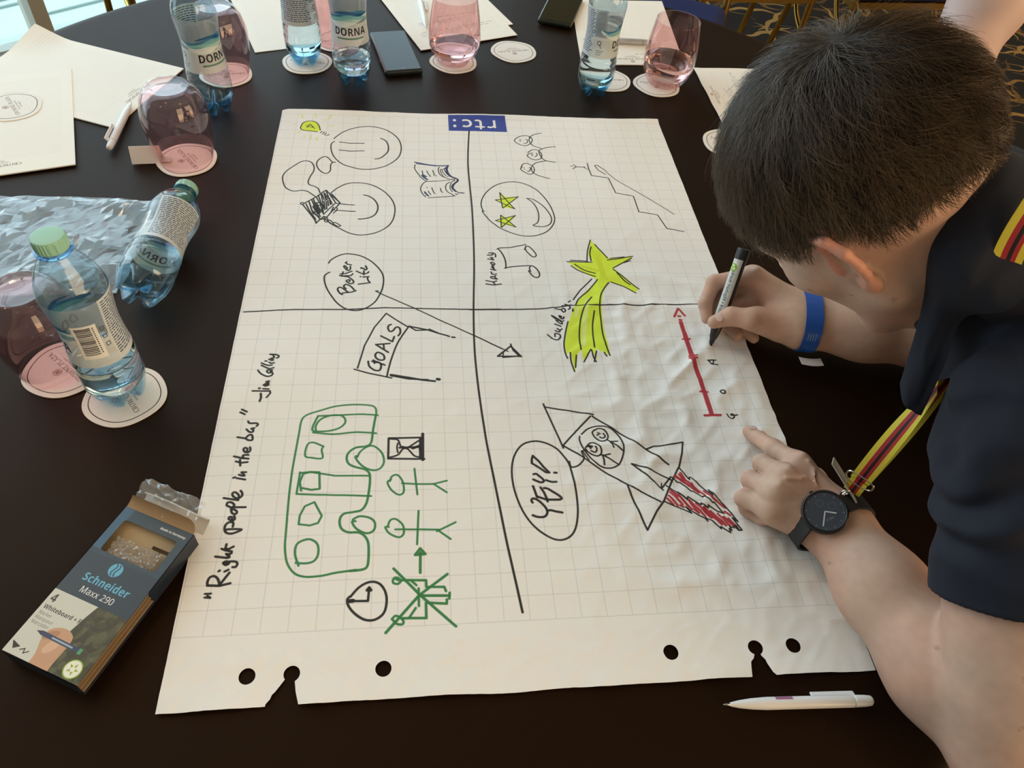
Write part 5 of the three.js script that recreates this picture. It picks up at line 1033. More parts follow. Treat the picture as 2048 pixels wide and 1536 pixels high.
// trunk under the shirt
const spineBits = [[[0.452, 1.0, 0.262], [0.60, 0.93, 0.285], 0.085, 0.115], [[0.60, 0.93, 0.285], [0.84, 0.77, 0.36], 0.118, 0.125], [[0.84, 0.77, 0.36], [1.03, 0.60, 0.42], 0.125, 0.135], [[0.47, 0.965, 0.375], [0.53, 0.955, 0.15], 0.078, 0.078], [[0.60, 0.92, 0.37], [0.64, 0.91, 0.20], 0.10, 0.10]];
const trunkIn = joined(spineBits.map(([a, b, r, s]) => bone(a, b, r - 0.022, s - 0.022)), 0.05);
const skinGeo = (() => {
  const headG = nets((x, y, z) => { const [a, b, c] = toHead(x, y, z); return skull(a, b, c); }, [0.13, 0.90, 0.06], [0.53, 1.24, 0.40], 0.0033);
  const neckIn = joined([bone([C7.x, C7.y, C7.z], [0.60, 0.93, 0.285], 0.06, 0.08)], 0.02);
  const trunkG = nets((x, y, z) => smin(trunkIn(x, y, z), neckIn(x, y, z), 0.03), [0.36, 0.45, 0.02], [1.2, 1.12, 0.58], 0.016);
  const vein = (path) => { const q = path.map((p) => onSurface(armL, p, -0.0002)); return joined(q.slice(0, -1).map((p, i) => bone(p.toArray(), q[i + 1].toArray(), 0.0013)), 0.002); };
  const veins = [vein([[0.312, 0.82, 0.338], [0.302, 0.825, 0.325], [0.292, 0.825, 0.318], [0.284, 0.825, 0.303]]), vein([[0.292, 0.825, 0.318], [0.283, 0.825, 0.322], [0.268, 0.825, 0.320]]), vein([[0.302, 0.825, 0.325], [0.304, 0.825, 0.308], [0.300, 0.82, 0.298]]), vein([[0.345, 0.83, 0.40], [0.338, 0.835, 0.43], [0.345, 0.84, 0.47]])];
  const armLV = (x, y, z) => { let d = armL(x, y, z); if (d > -0.006 && d < 0.006) for (const v of veins) d = smin(d, v(x, y, z), 0.0035); return d; };
  const armLG = mergeGeometries([nets(armLV, [0.215, 0.742, 0.195], [0.37, 0.84, 0.372], 0.0022), nets(armL, [0.25, 0.742, 0.362], [0.48, 1.07, 0.66], 0.0034)]);
  const armRG = mergeGeometries([nets(armR, [0.25, 0.742, -0.03], [0.395, 0.86, 0.12], 0.0022), nets(armR, [0.385, 0.74, -0.03], [0.71, 1.06, 0.19], 0.0036)]);
  const g = mergeGeometries([headG, trunkG, armLG, armRG]);
  // skin tone: warm, a little redder at ears (partly painting in light glowing through them), knuckles and elbow, with small moles
  const p = g.attributes.position, c = new Float32Array(p.count * 3); reseed(77);
  const moles = []; for (let i = 0; i < 9; i++) { const t = rnd(), q = mid3(elL, wrL, t * 0.98), a = rnd() * 6.3, r = 0.045; moles.push([q[0] + Math.cos(a) * r, q[1] + Math.abs(Math.sin(a)) * r, q[2] + (rnd() - 0.5) * 0.03, 0.0009 + rnd() * 0.0008]); }
  for (let i = 0; i < 4; i++) { const q = mid3(shL, elL, 0.5 + rnd() * 0.5); moles.push([q[0] - 0.04 + rnd() * 0.03, q[1] + 0.01 + rnd() * 0.04, q[2] + rnd() * 0.04, 0.0012 + rnd() * 0.0009]); }
  const M = moles.map((m) => { const q = onSurface(armL, m); return [q.x, q.y, q.z, m[3]]; });
  for (const [a, b, d] of [[0.066, -0.045, 0.03], [0.068, -0.02, 0.055], [0.066, -0.06, -0.004]]) { const q = onSurface((x, y, z) => { const [u, v, w] = toHead(x, y, z); return skull(u, v, w); }, fromHead(a, b, d).toArray()); M.push([q.x, q.y, q.z, 0.0018]); }
  for (let i = 0; i < p.count; i++) {
    const x = p.getX(i), y = p.getY(i), z = p.getZ(i); let n = 1 + 0.07 * noise3(x * 22, y * 22, z * 22) + 0.05 * noise3(x * 90, y * 90, z * 90), red = 0.05 * noise3(x * 14 + 5, y * 14, z * 14);
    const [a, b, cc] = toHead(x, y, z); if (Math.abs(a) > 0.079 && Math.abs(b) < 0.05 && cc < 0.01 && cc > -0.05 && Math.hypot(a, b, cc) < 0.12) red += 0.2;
    for (const m of M) { const d = Math.hypot(x - m[0], y - m[1], z - m[2]); if (d < m[3] * 1.5) { n *= 0.7; } }
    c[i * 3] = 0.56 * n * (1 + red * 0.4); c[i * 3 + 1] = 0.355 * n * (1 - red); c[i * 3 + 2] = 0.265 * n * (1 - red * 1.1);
  }
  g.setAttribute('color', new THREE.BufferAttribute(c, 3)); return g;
})();
const man = thing('person', 'man in a navy polo shirt bowed over the sheet, writing with a black marker', 'person', [0, 0, 0]);
const skinMat = phys({ vertexColors: true, roughness: 0.52, specularIntensity: 0.5 });
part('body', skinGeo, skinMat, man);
// shirt: trunk and two sleeves ending above the elbows
const hemL = mid3(shL, elL, 0.53), dirL = V(elL[0] - shL[0], elL[1] - shL[1], elL[2] - shL[2]).normalize(), hemR = mid3(shR, elR, 0.58), dirR = V(elR[0] - shR[0], elR[1] - shR[1], elR[2] - shR[2]).normalize();
const neckDir = C7.clone().sub(fromHead(0, -0.055, -0.02)).normalize();
const shirtField = (() => {
  const N0 = fromHead(0, -0.055, -0.02), trunk = joined([...spineBits.map(([a, b, r, s]) => bone(a, b, r, s)), bone(N0.clone().addScaledVector(neckDir, 0.072).toArray(), C7.toArray(), 0.070, 0.086)], 0.05), sl = bone(shL, elL, 0.0725, 0.0605), sr = bone(shR, elR, 0.072, 0.06), il = bone(shL, elL, 0.0655, 0.0545), ir = bone(shR, elR, 0.064, 0.054), neckHole = bone(fromHead(0, -0.03, -0.02).toArray(), [C7.x, C7.y - 0.01, C7.z], 0.06, 0.062);
  return (x, y, z, fine = true) => {
    const hl_ = (x - hemL[0]) * dirL.x + (y - hemL[1]) * dirL.y + (z - hemL[2]) * dirL.z, hr_ = (x - hemR[0]) * dirR.x + (y - hemR[1]) * dirR.y + (z - hemR[2]) * dirR.z;
    const calm = sstep(0.0, -0.07, hl_) * sstep(0.0, -0.07, hr_), folds = (0.0042 * noise3(x * 12, y * 9, z * 12) + 0.0022 * noise3(x * 30, y * 16 + 3, z * 26)) * (0.15 + 0.85 * calm), cr = 0.0035 * Math.sin((x * 0.5 - y * 1.0 + z * 0.9) * 95 + 3 * noise3(x * 8, y * 8, z * 8)) * sstep(0.0, -0.05, hl_) * sstep(0.385, 0.33, x);
    const tL = sl(x, y, z) - folds - cr, tR = sr(x, y, z) - folds;
    let L = smax(tL, hl_, 0.004), R = smax(tR, hr_, 0.004); if (fine) L = smax(L, -smax(il(x, y, z), -(hl_ + 0.03), 0.004), 0.003); else L = smax(L, hl_ + 0.06, 0.004); R = smax(R, -smax(ir(x, y, z), -(hr_ + 0.03), 0.004), 0.003);
    return smax(smin(smin(trunk(x, y, z) - folds, L, 0.03), R, 0.03), -neckHole(x, y, z), 0.006);
  };
})();
const shirtMat = phys({ color: rgb(0.0022, 0.0052, 0.0155), roughness: 0.85, sheen: 0.06, sheenColor: rgb(0.10, 0.15, 0.30), sheenRoughness: 0.5 });
const shirt = part('polo_shirt', mergeGeometries([nets((x, y, z) => shirtField(x, y, z, false), [0.24, 0.44, 0.0], [1.22, 1.14, 0.60], 0.0064), nets(shirtField, [0.27, 0.78, 0.34], [0.50, 1.075, 0.60], 0.0034)]), shirtMat, man);
shirt.userData.label = 'navy polo shirt with a folded collar';
{ // collar: folded over a stand round the neck, its left leaf hanging down as he bows
  const fold = new THREE.CatmullRomCurve3([[0.3519, 1.1210, 0.1778], [0.3388, 1.1371, 0.2160], [0.3225, 1.1307, 0.2490], [0.3107, 1.1114, 0.2705], [0.3010, 1.0881, 0.2826], [0.3262, 1.0307, 0.2800], [0.3237, 1.0011, 0.2985], [0.3180, 0.9684, 0.3202]].map((q) => V(...q))), rim = new THREE.CatmullRomCurve3([[0.4213, 1.1101, 0.1944], [0.4088, 1.1334, 0.2402], [0.3893, 1.1286, 0.2836], [0.3710, 1.1078, 0.3157], [0.3507, 1.0723, 0.3338], [0.3456, 1.0339, 0.3076], [0.3375, 0.9967, 0.3294], [0.3302, 0.9575, 0.3475]].map((q) => V(...q)));
  const ax = neckDir, N0 = fromHead(0, -0.055, -0.02), back = hf.clone().multiplyScalar(-1); back.addScaledVector(ax, -back.dot(ax)).normalize(); const side = ax.clone().cross(back).normalize(); if (side.dot(hl) < 0) side.negate();
  const leaf = slab(70, 14, (u, v) => { const a = fold.getPoint(u), b = rim.getPoint(u), q = a.clone().lerp(b, v), out = back.clone().multiplyScalar(1 - u).addScaledVector(side, 0.4 + u).normalize(); q.addScaledVector(out, 0.012 * Math.sin(Math.min(1, v * 2.2) * PI / 2) * (1 - v) * 1.6 + 0.0012 * noise2(u * 7, v * 3)); return [q.x, q.y, q.z]; }, 0.0022, [back.x * 0.5 + side.x * 0.6, back.y * 0.5 + side.y * 0.6, back.z * 0.5 + side.z * 0.6]);
  const stand = slab(60, 5, (u, v) => { const a = (u - 0.5) * 2.6, q = N0.clone().addScaledVector(ax, -0.008 + v * 0.07 + 0.014 * (2 * u - 1) ** 2).addScaledVector(back, Math.cos(a) * (0.0685 + 0.012 * v)).addScaledVector(side, Math.sin(a) * (0.0685 + 0.012 * v)); return [q.x, q.y, q.z]; }, 0.0015, [0, 0.6, 0]);
  part('collar', merge([leaf, stand]), phys({ color: rgb(0.0022, 0.0052, 0.0155), roughness: 0.85, sheen: 0.06, sheenColor: rgb(0.10, 0.15, 0.30), side: THREE.DoubleSide }), shirt);
}
{ // trousers and shoes, out of the picture below the table edge
  const legs = joined([bone([1.03, 0.58, 0.34], [0.98, 0.52, 0.74], 0.10, 0.065), bone([1.05, 0.58, 0.50], [1.20, 0.52, 0.86], 0.10, 0.065), bone([0.98, 0.52, 0.74], [0.98, 0.1, 0.78], 0.062, 0.045), bone([1.20, 0.52, 0.86], [1.22, 0.1, 0.90], 0.062, 0.045)], 0.03);
  part('trousers', nets(legs, [0.84, 0.04, 0.18], [1.36, 0.74, 1.02], 0.014), std(rgb(0.03, 0.03, 0.035), 0.8), man);
  const shoe = (x, z) => nets(joined([bone([x, 0.045, z - 0.03], [x - 0.01, 0.035, z + 0.15], 0.045, 0.035), bone([x, 0.04, z], [x, 0.11, z], 0.045, 0.05)], 0.03), [x - 0.08, 0, z - 0.1], [x + 0.08, 0.2, z + 0.22], 0.008);
  part('shoe', shoe(0.98, 0.80), std(rgb(0.02, 0.015, 0.012), 0.4), man); part('shoe', shoe(1.22, 0.92), std(rgb(0.02, 0.015, 0.012), 0.4), man);
}
// nails of the two digits that show them
for (const [f, q, n] of [[armL, [0.2805, 0.775, 0.2150], V(-0.05, 0.9, -0.4)], [armR, [0.2745, 0.80, 0.0640], V(-0.15, 0.75, 0.65)]]) {
  const p = onSurface(f, q, 0.0001), nn = fieldNormal(f, p), g = new THREE.SphereGeometry(1, 16, 10); g.scale(0.0046, 0.0007, 0.0058); g.applyQuaternion(new THREE.Quaternion().setFromUnitVectors(V(0, 1, 0), nn)); g.translate(p.x, p.y, p.z);
  part('fingernail', g, std(rgb(0.62, 0.42, 0.36), 0.35), man);
}
// eyes and brows
for (const s of [-1, 1]) {
  const e = fromHead(s * 0.031, 0.011, 0.0785), eg = new THREE.SphereGeometry(0.0115, 20, 14); eg.translate(e.x, e.y, e.z); const eye = part('eye', eg, std(rgb(0.8, 0.78, 0.74), 0.2), man);
  const i = fromHead(s * 0.031, 0.008, 0.0862), ig = new THREE.SphereGeometry(0.0052, 14, 10); ig.translate(i.x, i.y, i.z); part('iris', ig, std(rgb(0.05, 0.03, 0.02), 0.2), eye);
}
// hair: strands that leave the crown and follow the skull
const hairMask = (x, y, z) => {                                  // above the hairline, in head axes
  const ax = Math.abs(x), front = y - (0.088 - 0.45 * Math.max(0, ax - 0.04)), side = y - lerp(0.046, 0.012, sstep(0.05, 0.022, z) * sstep(-0.012, 0.012, z)), nape = y + 0.010 - 0.20 * ax;
  if (z > 0.055) return Math.min(front, 0.03); const t = sstep(-0.005, 0.055, z), sideLine = z > 0.0 ? lerp(side, front, t) : z > -0.045 ? y - lerp(0.042, 0.008, sstep(-0.024, -0.05, z)) : nape; return sideLine;
};
{
  const cap = (x, y, z) => { const [a, b, c] = toHead(x, y, z), d = cranium(a, b, c) - 0.0075 - 0.0015 * noise3(a * 60, b * 60, c * 60); return smax(smax(d, -hairMask(a, b, c) - 0.004 * noise3(a * 90, b * 90, c * 30), 0.006), -(d + 0.014), 0.003); };
  const hairMat = phys({ vertexColors: true, roughness: 0.34, specularIntensity: 0.8 });
  const capG = nets(cap, [0.13, 0.92, 0.05], [0.47, 1.22, 0.37], 0.0034); const cc = new Float32Array(capG.attributes.position.count * 3).map((v, i) => [0.02, 0.0135, 0.008][i % 3]); capG.setAttribute('color', new THREE.BufferAttribute(cc, 3));
  const hair = part('hair', capG, std(0xffffff, 0.9, { vertexColors: true }), man); hair.userData.label = 'short dark brown hair with a crown whorl';
  const pos = [], col = [], idx = [], ctr = V(0, 0.043, -0.019), rad = [0.080, 0.093, 0.106], whorl = V(-0.008, 0.118, -0.072), nrm = (q) => V((q.x - ctr.x) / rad[0] ** 2, (q.y - ctr.y) / rad[1] ** 2, (q.z - ctr.z) / rad[2] ** 2).normalize();
  const put = (q) => { const d = q.clone().sub(ctr), k = 1 / Math.sqrt((d.x / rad[0]) ** 2 + (d.y / rad[1]) ** 2 + (d.z / rad[2]) ** 2); return ctr.clone().addScaledVector(d, k); };
  reseed(2024); let made = 0, tries = 0; const N = 26000, SEG = 6;
  while (made < N && tries++ < N * 6) {
    const z0 = rnd() * 2 - 1, a0 = rnd() * 2 * PI, s0 = Math.sqrt(1 - z0 * z0); let q = put(ctr.clone().add(V(s0 * Math.cos(a0) * rad[0], z0 * rad[1], s0 * Math.sin(a0) * rad[2])));
    const m = hairMask(q.x, q.y, q.z); if (m < 0.001 * rnd()) continue;
    let n = nrm(q); const fromW = q.clone().sub(whorl), dw = fromW.length(), spin = n.clone().cross(fromW).normalize();
    const clump = noise3(q.x * 70, q.y * 70, q.z * 70), clump2 = noise3(q.x * 38 + 9, q.y * 38, q.z * 38 + 3);
    let d = fromW.clone().normalize().addScaledVector(spin, 0.55 * Math.exp(-dw / 0.03) + 0.42 * clump2 + 0.25 * clump + 0.30 * (rnd() - 0.5)); d.addScaledVector(V(0, -1, 0), 0.35 * sstep(0.09, 0.0, q.y)).addScaledVector(V(0, 0, 1), 0.25 * sstep(0.0, 0.06, q.z));
    d.addScaledVector(n, -d.dot(n)).normalize();
    const top = sstep(0.02, 0.10, q.y), low = sstep(0.0, -0.05, q.y) * sstep(-0.02, -0.06, q.z), edge = sstep(0.0, 0.03, m), len = lerp(0.45, 1, edge) * lerp(lerp(0.026, 0.044, top), 0.014, low) * (0.75 + 0.5 * rnd()) * lerp(0.6, 1, sstep(0.0, 0.05, dw + 0.02)), lift = lerp(0.0085, 0.0135, top) * lerp(1, 0.5, low) * (1 + 0.35 * clump + 0.3 * (rnd() - 0.5)) * (dw < 0.03 ? 1.3 : 1), wv = (rnd() - 0.5) * 1.6 + 0.8 * clump, r0 = 0.00021 + 0.00012 * rnd();
    const tone = clamp(0.55 + 0.38 * clump + 0.55 * (rnd() - 0.5), 0.12, 1.5), base = pos.length / 3, tint = [0.12 * tone, 0.078 * tone, 0.043 * tone];
    const over = m < 0.012 ? 1 : 0; let s = 0; const stray = rnd() < 0.008 ? 1.5 : 1;
    for (let i = 0; i <= SEG; i++) {
      const t = i / SEG, h = 0.003 + lift * stray * Math.sin(Math.min(1, 0.25 + t * 0.95) * PI / 2) * (0.35 + 0.65 * t) + (over ? 0.002 * t : 0), P = q.clone().addScaledVector(n, h), w = fromHead(P.x, P.y, P.z), rr = r0 * (1 - 0.75 * t), sd = n.clone().cross(d).normalize();
      for (let k = 0; k < 3; k++) { const an = k * 2.0944, o = sd.clone().multiplyScalar(Math.cos(an) * rr).addScaledVector(n, Math.sin(an) * rr), ww = fromHead(P.x + o.x, P.y + o.y, P.z + o.z); pos.push(ww.x, ww.y, ww.z); col.push(...tint); }
      if (i < SEG) { const b = base + i * 3; for (let k = 0; k < 3; k++) { const k1 = (k + 1) % 3; idx.push(b + k, b + k1, b + 3 + k, b + k1, b + 3 + k1, b + 3 + k); } }
      const nx = q.clone().addScaledVector(d, len / SEG), inside = 0; q = put(nx); n = nrm(q); d.addScaledVector(n.clone().cross(d), wv * 0.15).addScaledVector(n, -d.dot(n)).normalize();
    }
    made++;
  }
  const g = new THREE.BufferGeometry(); g.setAttribute('position', new THREE.Float32BufferAttribute(pos, 3)); g.setAttribute('color', new THREE.Float32BufferAttribute(col, 3)); g.setIndex(idx); g.computeVertexNormals();
  const st = part('hair_strands', g, hairMat, hair); st.userData.kind = 'stuff';
  // brow hairs
  const bp = []; reseed(9);
  for (const s of [-1, 1]) for (let i = 0; i < 90; i++) { const t = rnd(), a = onSurface(skull, [s * lerp(0.014, 0.052, t), 0.036 + 0.006 * (rnd() - 0.3) - 0.004 * t * t, 0.1 - 0.03 * t], 0.0002), b = a.clone().add(V(s * 0.006, 0.0015, -0.001)).addScaledVector(fieldNormal(skull, a), 0.0025), A = fromHead(a.x, a.y, a.z), B = fromHead(b.x, b.y, b.z); bp.push(rod(A, B, 0.0003, 0.0001, 4)); }
  part('eyebrows', merge(bp), std(rgb(0.03, 0.02, 0.012), 0.6), man);
}
// ---------------------------------------------------------------- marker in the right hand
const MARKER_TURN = 1.9;
const markerLabel = canvasTexture(512, 256, (x, w, h) => {
  x.fillStyle = '#cfd2d0'; x.fillRect(0, 0, w, h); x.fillStyle = '#1d2226'; x.fillRect(0, 0, w, h * 0.30); x.fillRect(0, h * 0.78, w, h * 0.22);
  x.fillStyle = '#2a2f33'; x.font = 'bold 34px sans-serif'; x.fillText('Board + Flipchart marker', 24, h * 0.50); x.fillStyle = '#5c6468'; x.font = '20px sans-serif'; x.fillText('whiteboard  refillable  recycled plastic', 24, h * 0.66);
  x.fillStyle = '#8fb43a'; x.beginPath(); x.arc(440, h * 0.52, 34, 0, 6.3); x.fill(); x.fillStyle = '#e7eadf'; for (let i = 0; i < 3; i++) { const a = i * 2.094; x.beginPath(); x.arc(440 + 16 * Math.cos(a), h * 0.52 + 16 * Math.sin(a), 8, 0, 6.3); x.fill(); }
});
{
  const tip = V(0.2742, 0.7522, 0.0687), top = V(0.3045, 0.861, 0.0045), dir = top.clone().sub(tip).normalize(), m = thing('marker_pen', 'black flip chart marker held in the right hand of the man', 'marker', tip.toArray());
  m.quaternion.setFromUnitVectors(V(0, 1, 0), dir).multiply(new THREE.Quaternion().setFromAxisAngle(V(0, 1, 0), MARKER_TURN));
  const black = std(rgb(0.012, 0.014, 0.016), 0.4), L = 0.1301;
  part('nib', lathe([[0.0001, 0], [0.0012, 0.0003], [0.0021, 0.0012], [0.0022, 0.006], [0.0001, 0.0062]], 18), std(rgb(0.01, 0.01, 0.01), 0.8), m);
  part('grip', lathe([[0.0001, 0.005], [0.0030, 0.005], [0.0036, 0.009], [0.0040, 0.0105], [0.0052, 0.014], [0.0068, 0.024], [0.0072, 0.030], [0.0076, 0.038], [0.0001, 0.038]], 28), black, m);
  const body = part('barrel', (() => { const g = new THREE.CylinderGeometry(0.0078, 0.0078, 0.078, 36, 1, true); g.translate(0, 0.077, 0); const uv = g.attributes.uv; for (let i = 0; i < uv.count; i++) { const u = uv.getX(i), v = uv.getY(i); uv.setXY(i, v, u); } return g; })(), std(0xffffff, 0.35, { map: markerLabel }), m);
  body.userData.label = 'pale printed barrel with a green round emblem';
  part('end_plug', lathe([[0.0079, 0.116], [0.0081, 0.117], [0.0081, 0.1285], [0.0076, L], [0.0001, L]], 32), black, m);
}
// ---------------------------------------------------------------- blue wristband
{
  const axis = V(elR[0] - wrR[0], elR[1] - wrR[1], elR[2] - wrR[2]).normalize(), c = V(...wrR).addScaledVector(axis, 0.008), pts = [], sides = [], e1 = V(0, 1, 0).addScaledVector(axis, -axis.y).normalize(), e2 = axis.clone().cross(e1).normalize();
  for (let i = 0; i <= 60; i++) { const a = (i / 60) * 2 * PI, q = c.clone().addScaledVector(e1, 0.03 * Math.cos(a)).addScaledVector(e2, 0.03 * Math.sin(a)), s = onSurface(armR, q.toArray(), 0.0012); s.addScaledVector(axis, c.clone().sub(s).dot(axis)); pts.push(s); sides.push(axis.clone()); }
  const b = thing('wristband', 'blue paper event wristband round the right wrist of the man', 'wristband', [0, 0, 0]);
  const bandMap = canvasTexture(64, 512, (x, w, h) => { x.fillStyle = '#1d56b0'; x.fillRect(0, 0, w, h); x.strokeStyle = '#9fb4dc'; x.lineWidth = 2; for (const y of [60, 190, 330]) for (let i = 0; i < 4; i++) { x.beginPath(); x.moveTo(18 + i * 9, y); x.lineTo(18 + i * 9, y + 34); x.stroke(); } });
  bandMap.wrapT = THREE.RepeatWrapping; bandMap.repeat.set(1, 1 / 7);
  part('band', ribbon(pts, sides, 0.021, 0.0005), std(0xffffff, 0.45, { map: bandMap }), b);
  const t0 = onSurface(armR, [c.x - 0.004, c.y - 0.012, c.z + 0.03], 0.0015);
  part('tail', slab(6, 4, (u, v) => [t0.x - 0.012 + 0.030 * u, t0.y - 0.007 - 0.003 * u, t0.z + 0.004 + 0.012 * v + 0.002 * Math.sin(u * 3)], 0.0005), std(rgb(0.75, 0.76, 0.78), 0.5), b);
}
// ---------------------------------------------------------------- wrist watch
{
  const c = V(0.2955, 0.8195, 0.3580), n = V(-0.34, 0.88, 0.24).normalize(), fore = V(wrL[0] - elL[0], wrL[1] - elL[1], wrL[2] - elL[2]).normalize(), across = n.clone().cross(fore).normalize(), along = across.clone().cross(n).normalize();
  const w = thing('wrist_watch', 'black round wrist watch with a dark blue dial on the left wrist of the man', 'watch', c.toArray());
  w.quaternion.setFromRotationMatrix(new THREE.Matrix4().makeBasis(across, n, along.clone().negate().multiplyScalar(-1).cross(V(0, 0, 0)).lengthSq() ? along : across.clone().cross(n)));
  const black = std(rgb(0.010, 0.010, 0.011), 0.38), steel = std(rgb(0.03, 0.03, 0.033), 0.3, { metalness: 0.7 });
  part('case', lathe([[0.0001, -0.010], [0.0195, -0.0095], [0.0215, -0.006], [0.0222, -0.001], [0.0218, 0.001], [0.0001, 0.001]], 56), black, w);
  part('bezel', lathe([[0.0200, 0.0008], [0.0219, 0.0008], [0.0217, 0.0022], [0.0205, 0.0031], [0.0192, 0.0026], [0.0190, 0.0012]], 64), steel, w);
  const dialMap = canvasTexture(256, 256, (x, s) => { x.fillStyle = '#10263e'; x.fillRect(0, 0, s, s); x.strokeStyle = '#6d8092'; for (let i = 0; i < 60; i++) { const a = i * PI / 30, r = i % 5 ? 116 : 106; x.lineWidth = i % 5 ? 1.5 : 4; x.beginPath(); x.moveTo(128 + r * Math.cos(a), 128 + r * Math.sin(a)); x.lineTo(128 + 122 * Math.cos(a), 128 + 122 * Math.sin(a)); x.stroke(); } x.fillStyle = '#7e93a6'; x.font = '20px sans-serif'; x.textAlign = 'center'; x.fillText('FRI 21', 128, 80); x.lineWidth = 2; x.strokeStyle = '#5d7388'; x.beginPath(); x.arc(70, 140, 24, 0, 6.3); x.stroke(); x.beginPath(); x.arc(128, 190, 22, 0, 6.3); x.stroke(); });
  const disc = new THREE.CircleGeometry(0.0192, 48).rotateX(-PI / 2).translate(0, 0.00125, 0);
  const dial = part('dial', disc, std(0xffffff, 0.6, { map: dialMap }), w);
  for (const [a, l] of [[2.5, 0.0105], [0.9, 0.015]]) part('hand', (() => { const g = box(l, 0.0004, 0.0012, l / 2, 0.0017, 0); g.rotateY(a); return g; })(), std(rgb(0.6, 0.62, 0.65), 0.4), dial);
  part('crystal', new THREE.CylinderGeometry(0.0193, 0.0193, 0.0004, 48).translate(0, 0.0026, 0), phys({ color: 0xffffff, roughness: 0.01, transmission: 1, thickness: 0, ior: 1.35 }), w);
  for (const z of [-0.009, 0, 0.009]) part('button', new THREE.CylinderGeometry(0.0018, 0.0018, 0.004, 14).rotateZ(PI / 2).rotateY(PI / 2 - PI / 2).translate(Math.sqrt(0.0222 ** 2 - z * z) * 1, -0.0035, 0).rotateY(PI / 2 * -1 + z * 55), steel, w);
  // strap hugs the wrist
  w.updateMatrixWorld(true); const inv = w.matrixWorld.clone().invert(), wc = V(...mid3(wrL, elL, 0.005)), pts = [], sides = [], e1 = n.clone().addScaledVector(fore, -n.dot(fore)).normalize(), e2 = fore.clone().cross(e1).normalize();
  for (let i = 0; i <= 48; i++) { const a = 0.62 + (i / 48) * (2 * PI - 1.24), q = wc.clone().addScaledVector(e1, 0.034 * Math.cos(a)).addScaledVector(e2, 0.034 * Math.sin(a)), s = onSurface(armL, q.toArray(), 0.002); const k = c.clone().addScaledVector(n, -0.02).sub(s).dot(fore); s.addScaledVector(fore, k); const s2 = onSurface(armL, s.toArray(), 0.002); pts.push(i === 0 || i === 48 ? c.clone().addScaledVector(across, (i ? 1 : -1) * (e2.dot(across) > 0 ? -1 : 1) * 0.0205).addScaledVector(n, -0.006) : s2); sides.push(fore.clone()); }
  const sg = ribbon(pts, sides, 0.0205, 0.0026); sg.applyMatrix4(inv); part('strap', sg, std(rgb(0.010, 0.010, 0.011), 0.7), w);
  const tg = slab(8, 3, (u, v) => { const q = c.clone().addScaledVector(across, -0.031 - 0.004 * Math.sin(u * 2)).addScaledVector(n, -0.024 - 0.010 * u).addScaledVector(fore, -0.030 * u - 0.004 + 0.014 * (v - 0.5)); return [q.x, q.y, q.z]; }, 0.002, n.toArray()); tg.applyMatrix4(inv); part('strap_end', tg, std(rgb(0.010, 0.010, 0.011), 0.7), w);
}
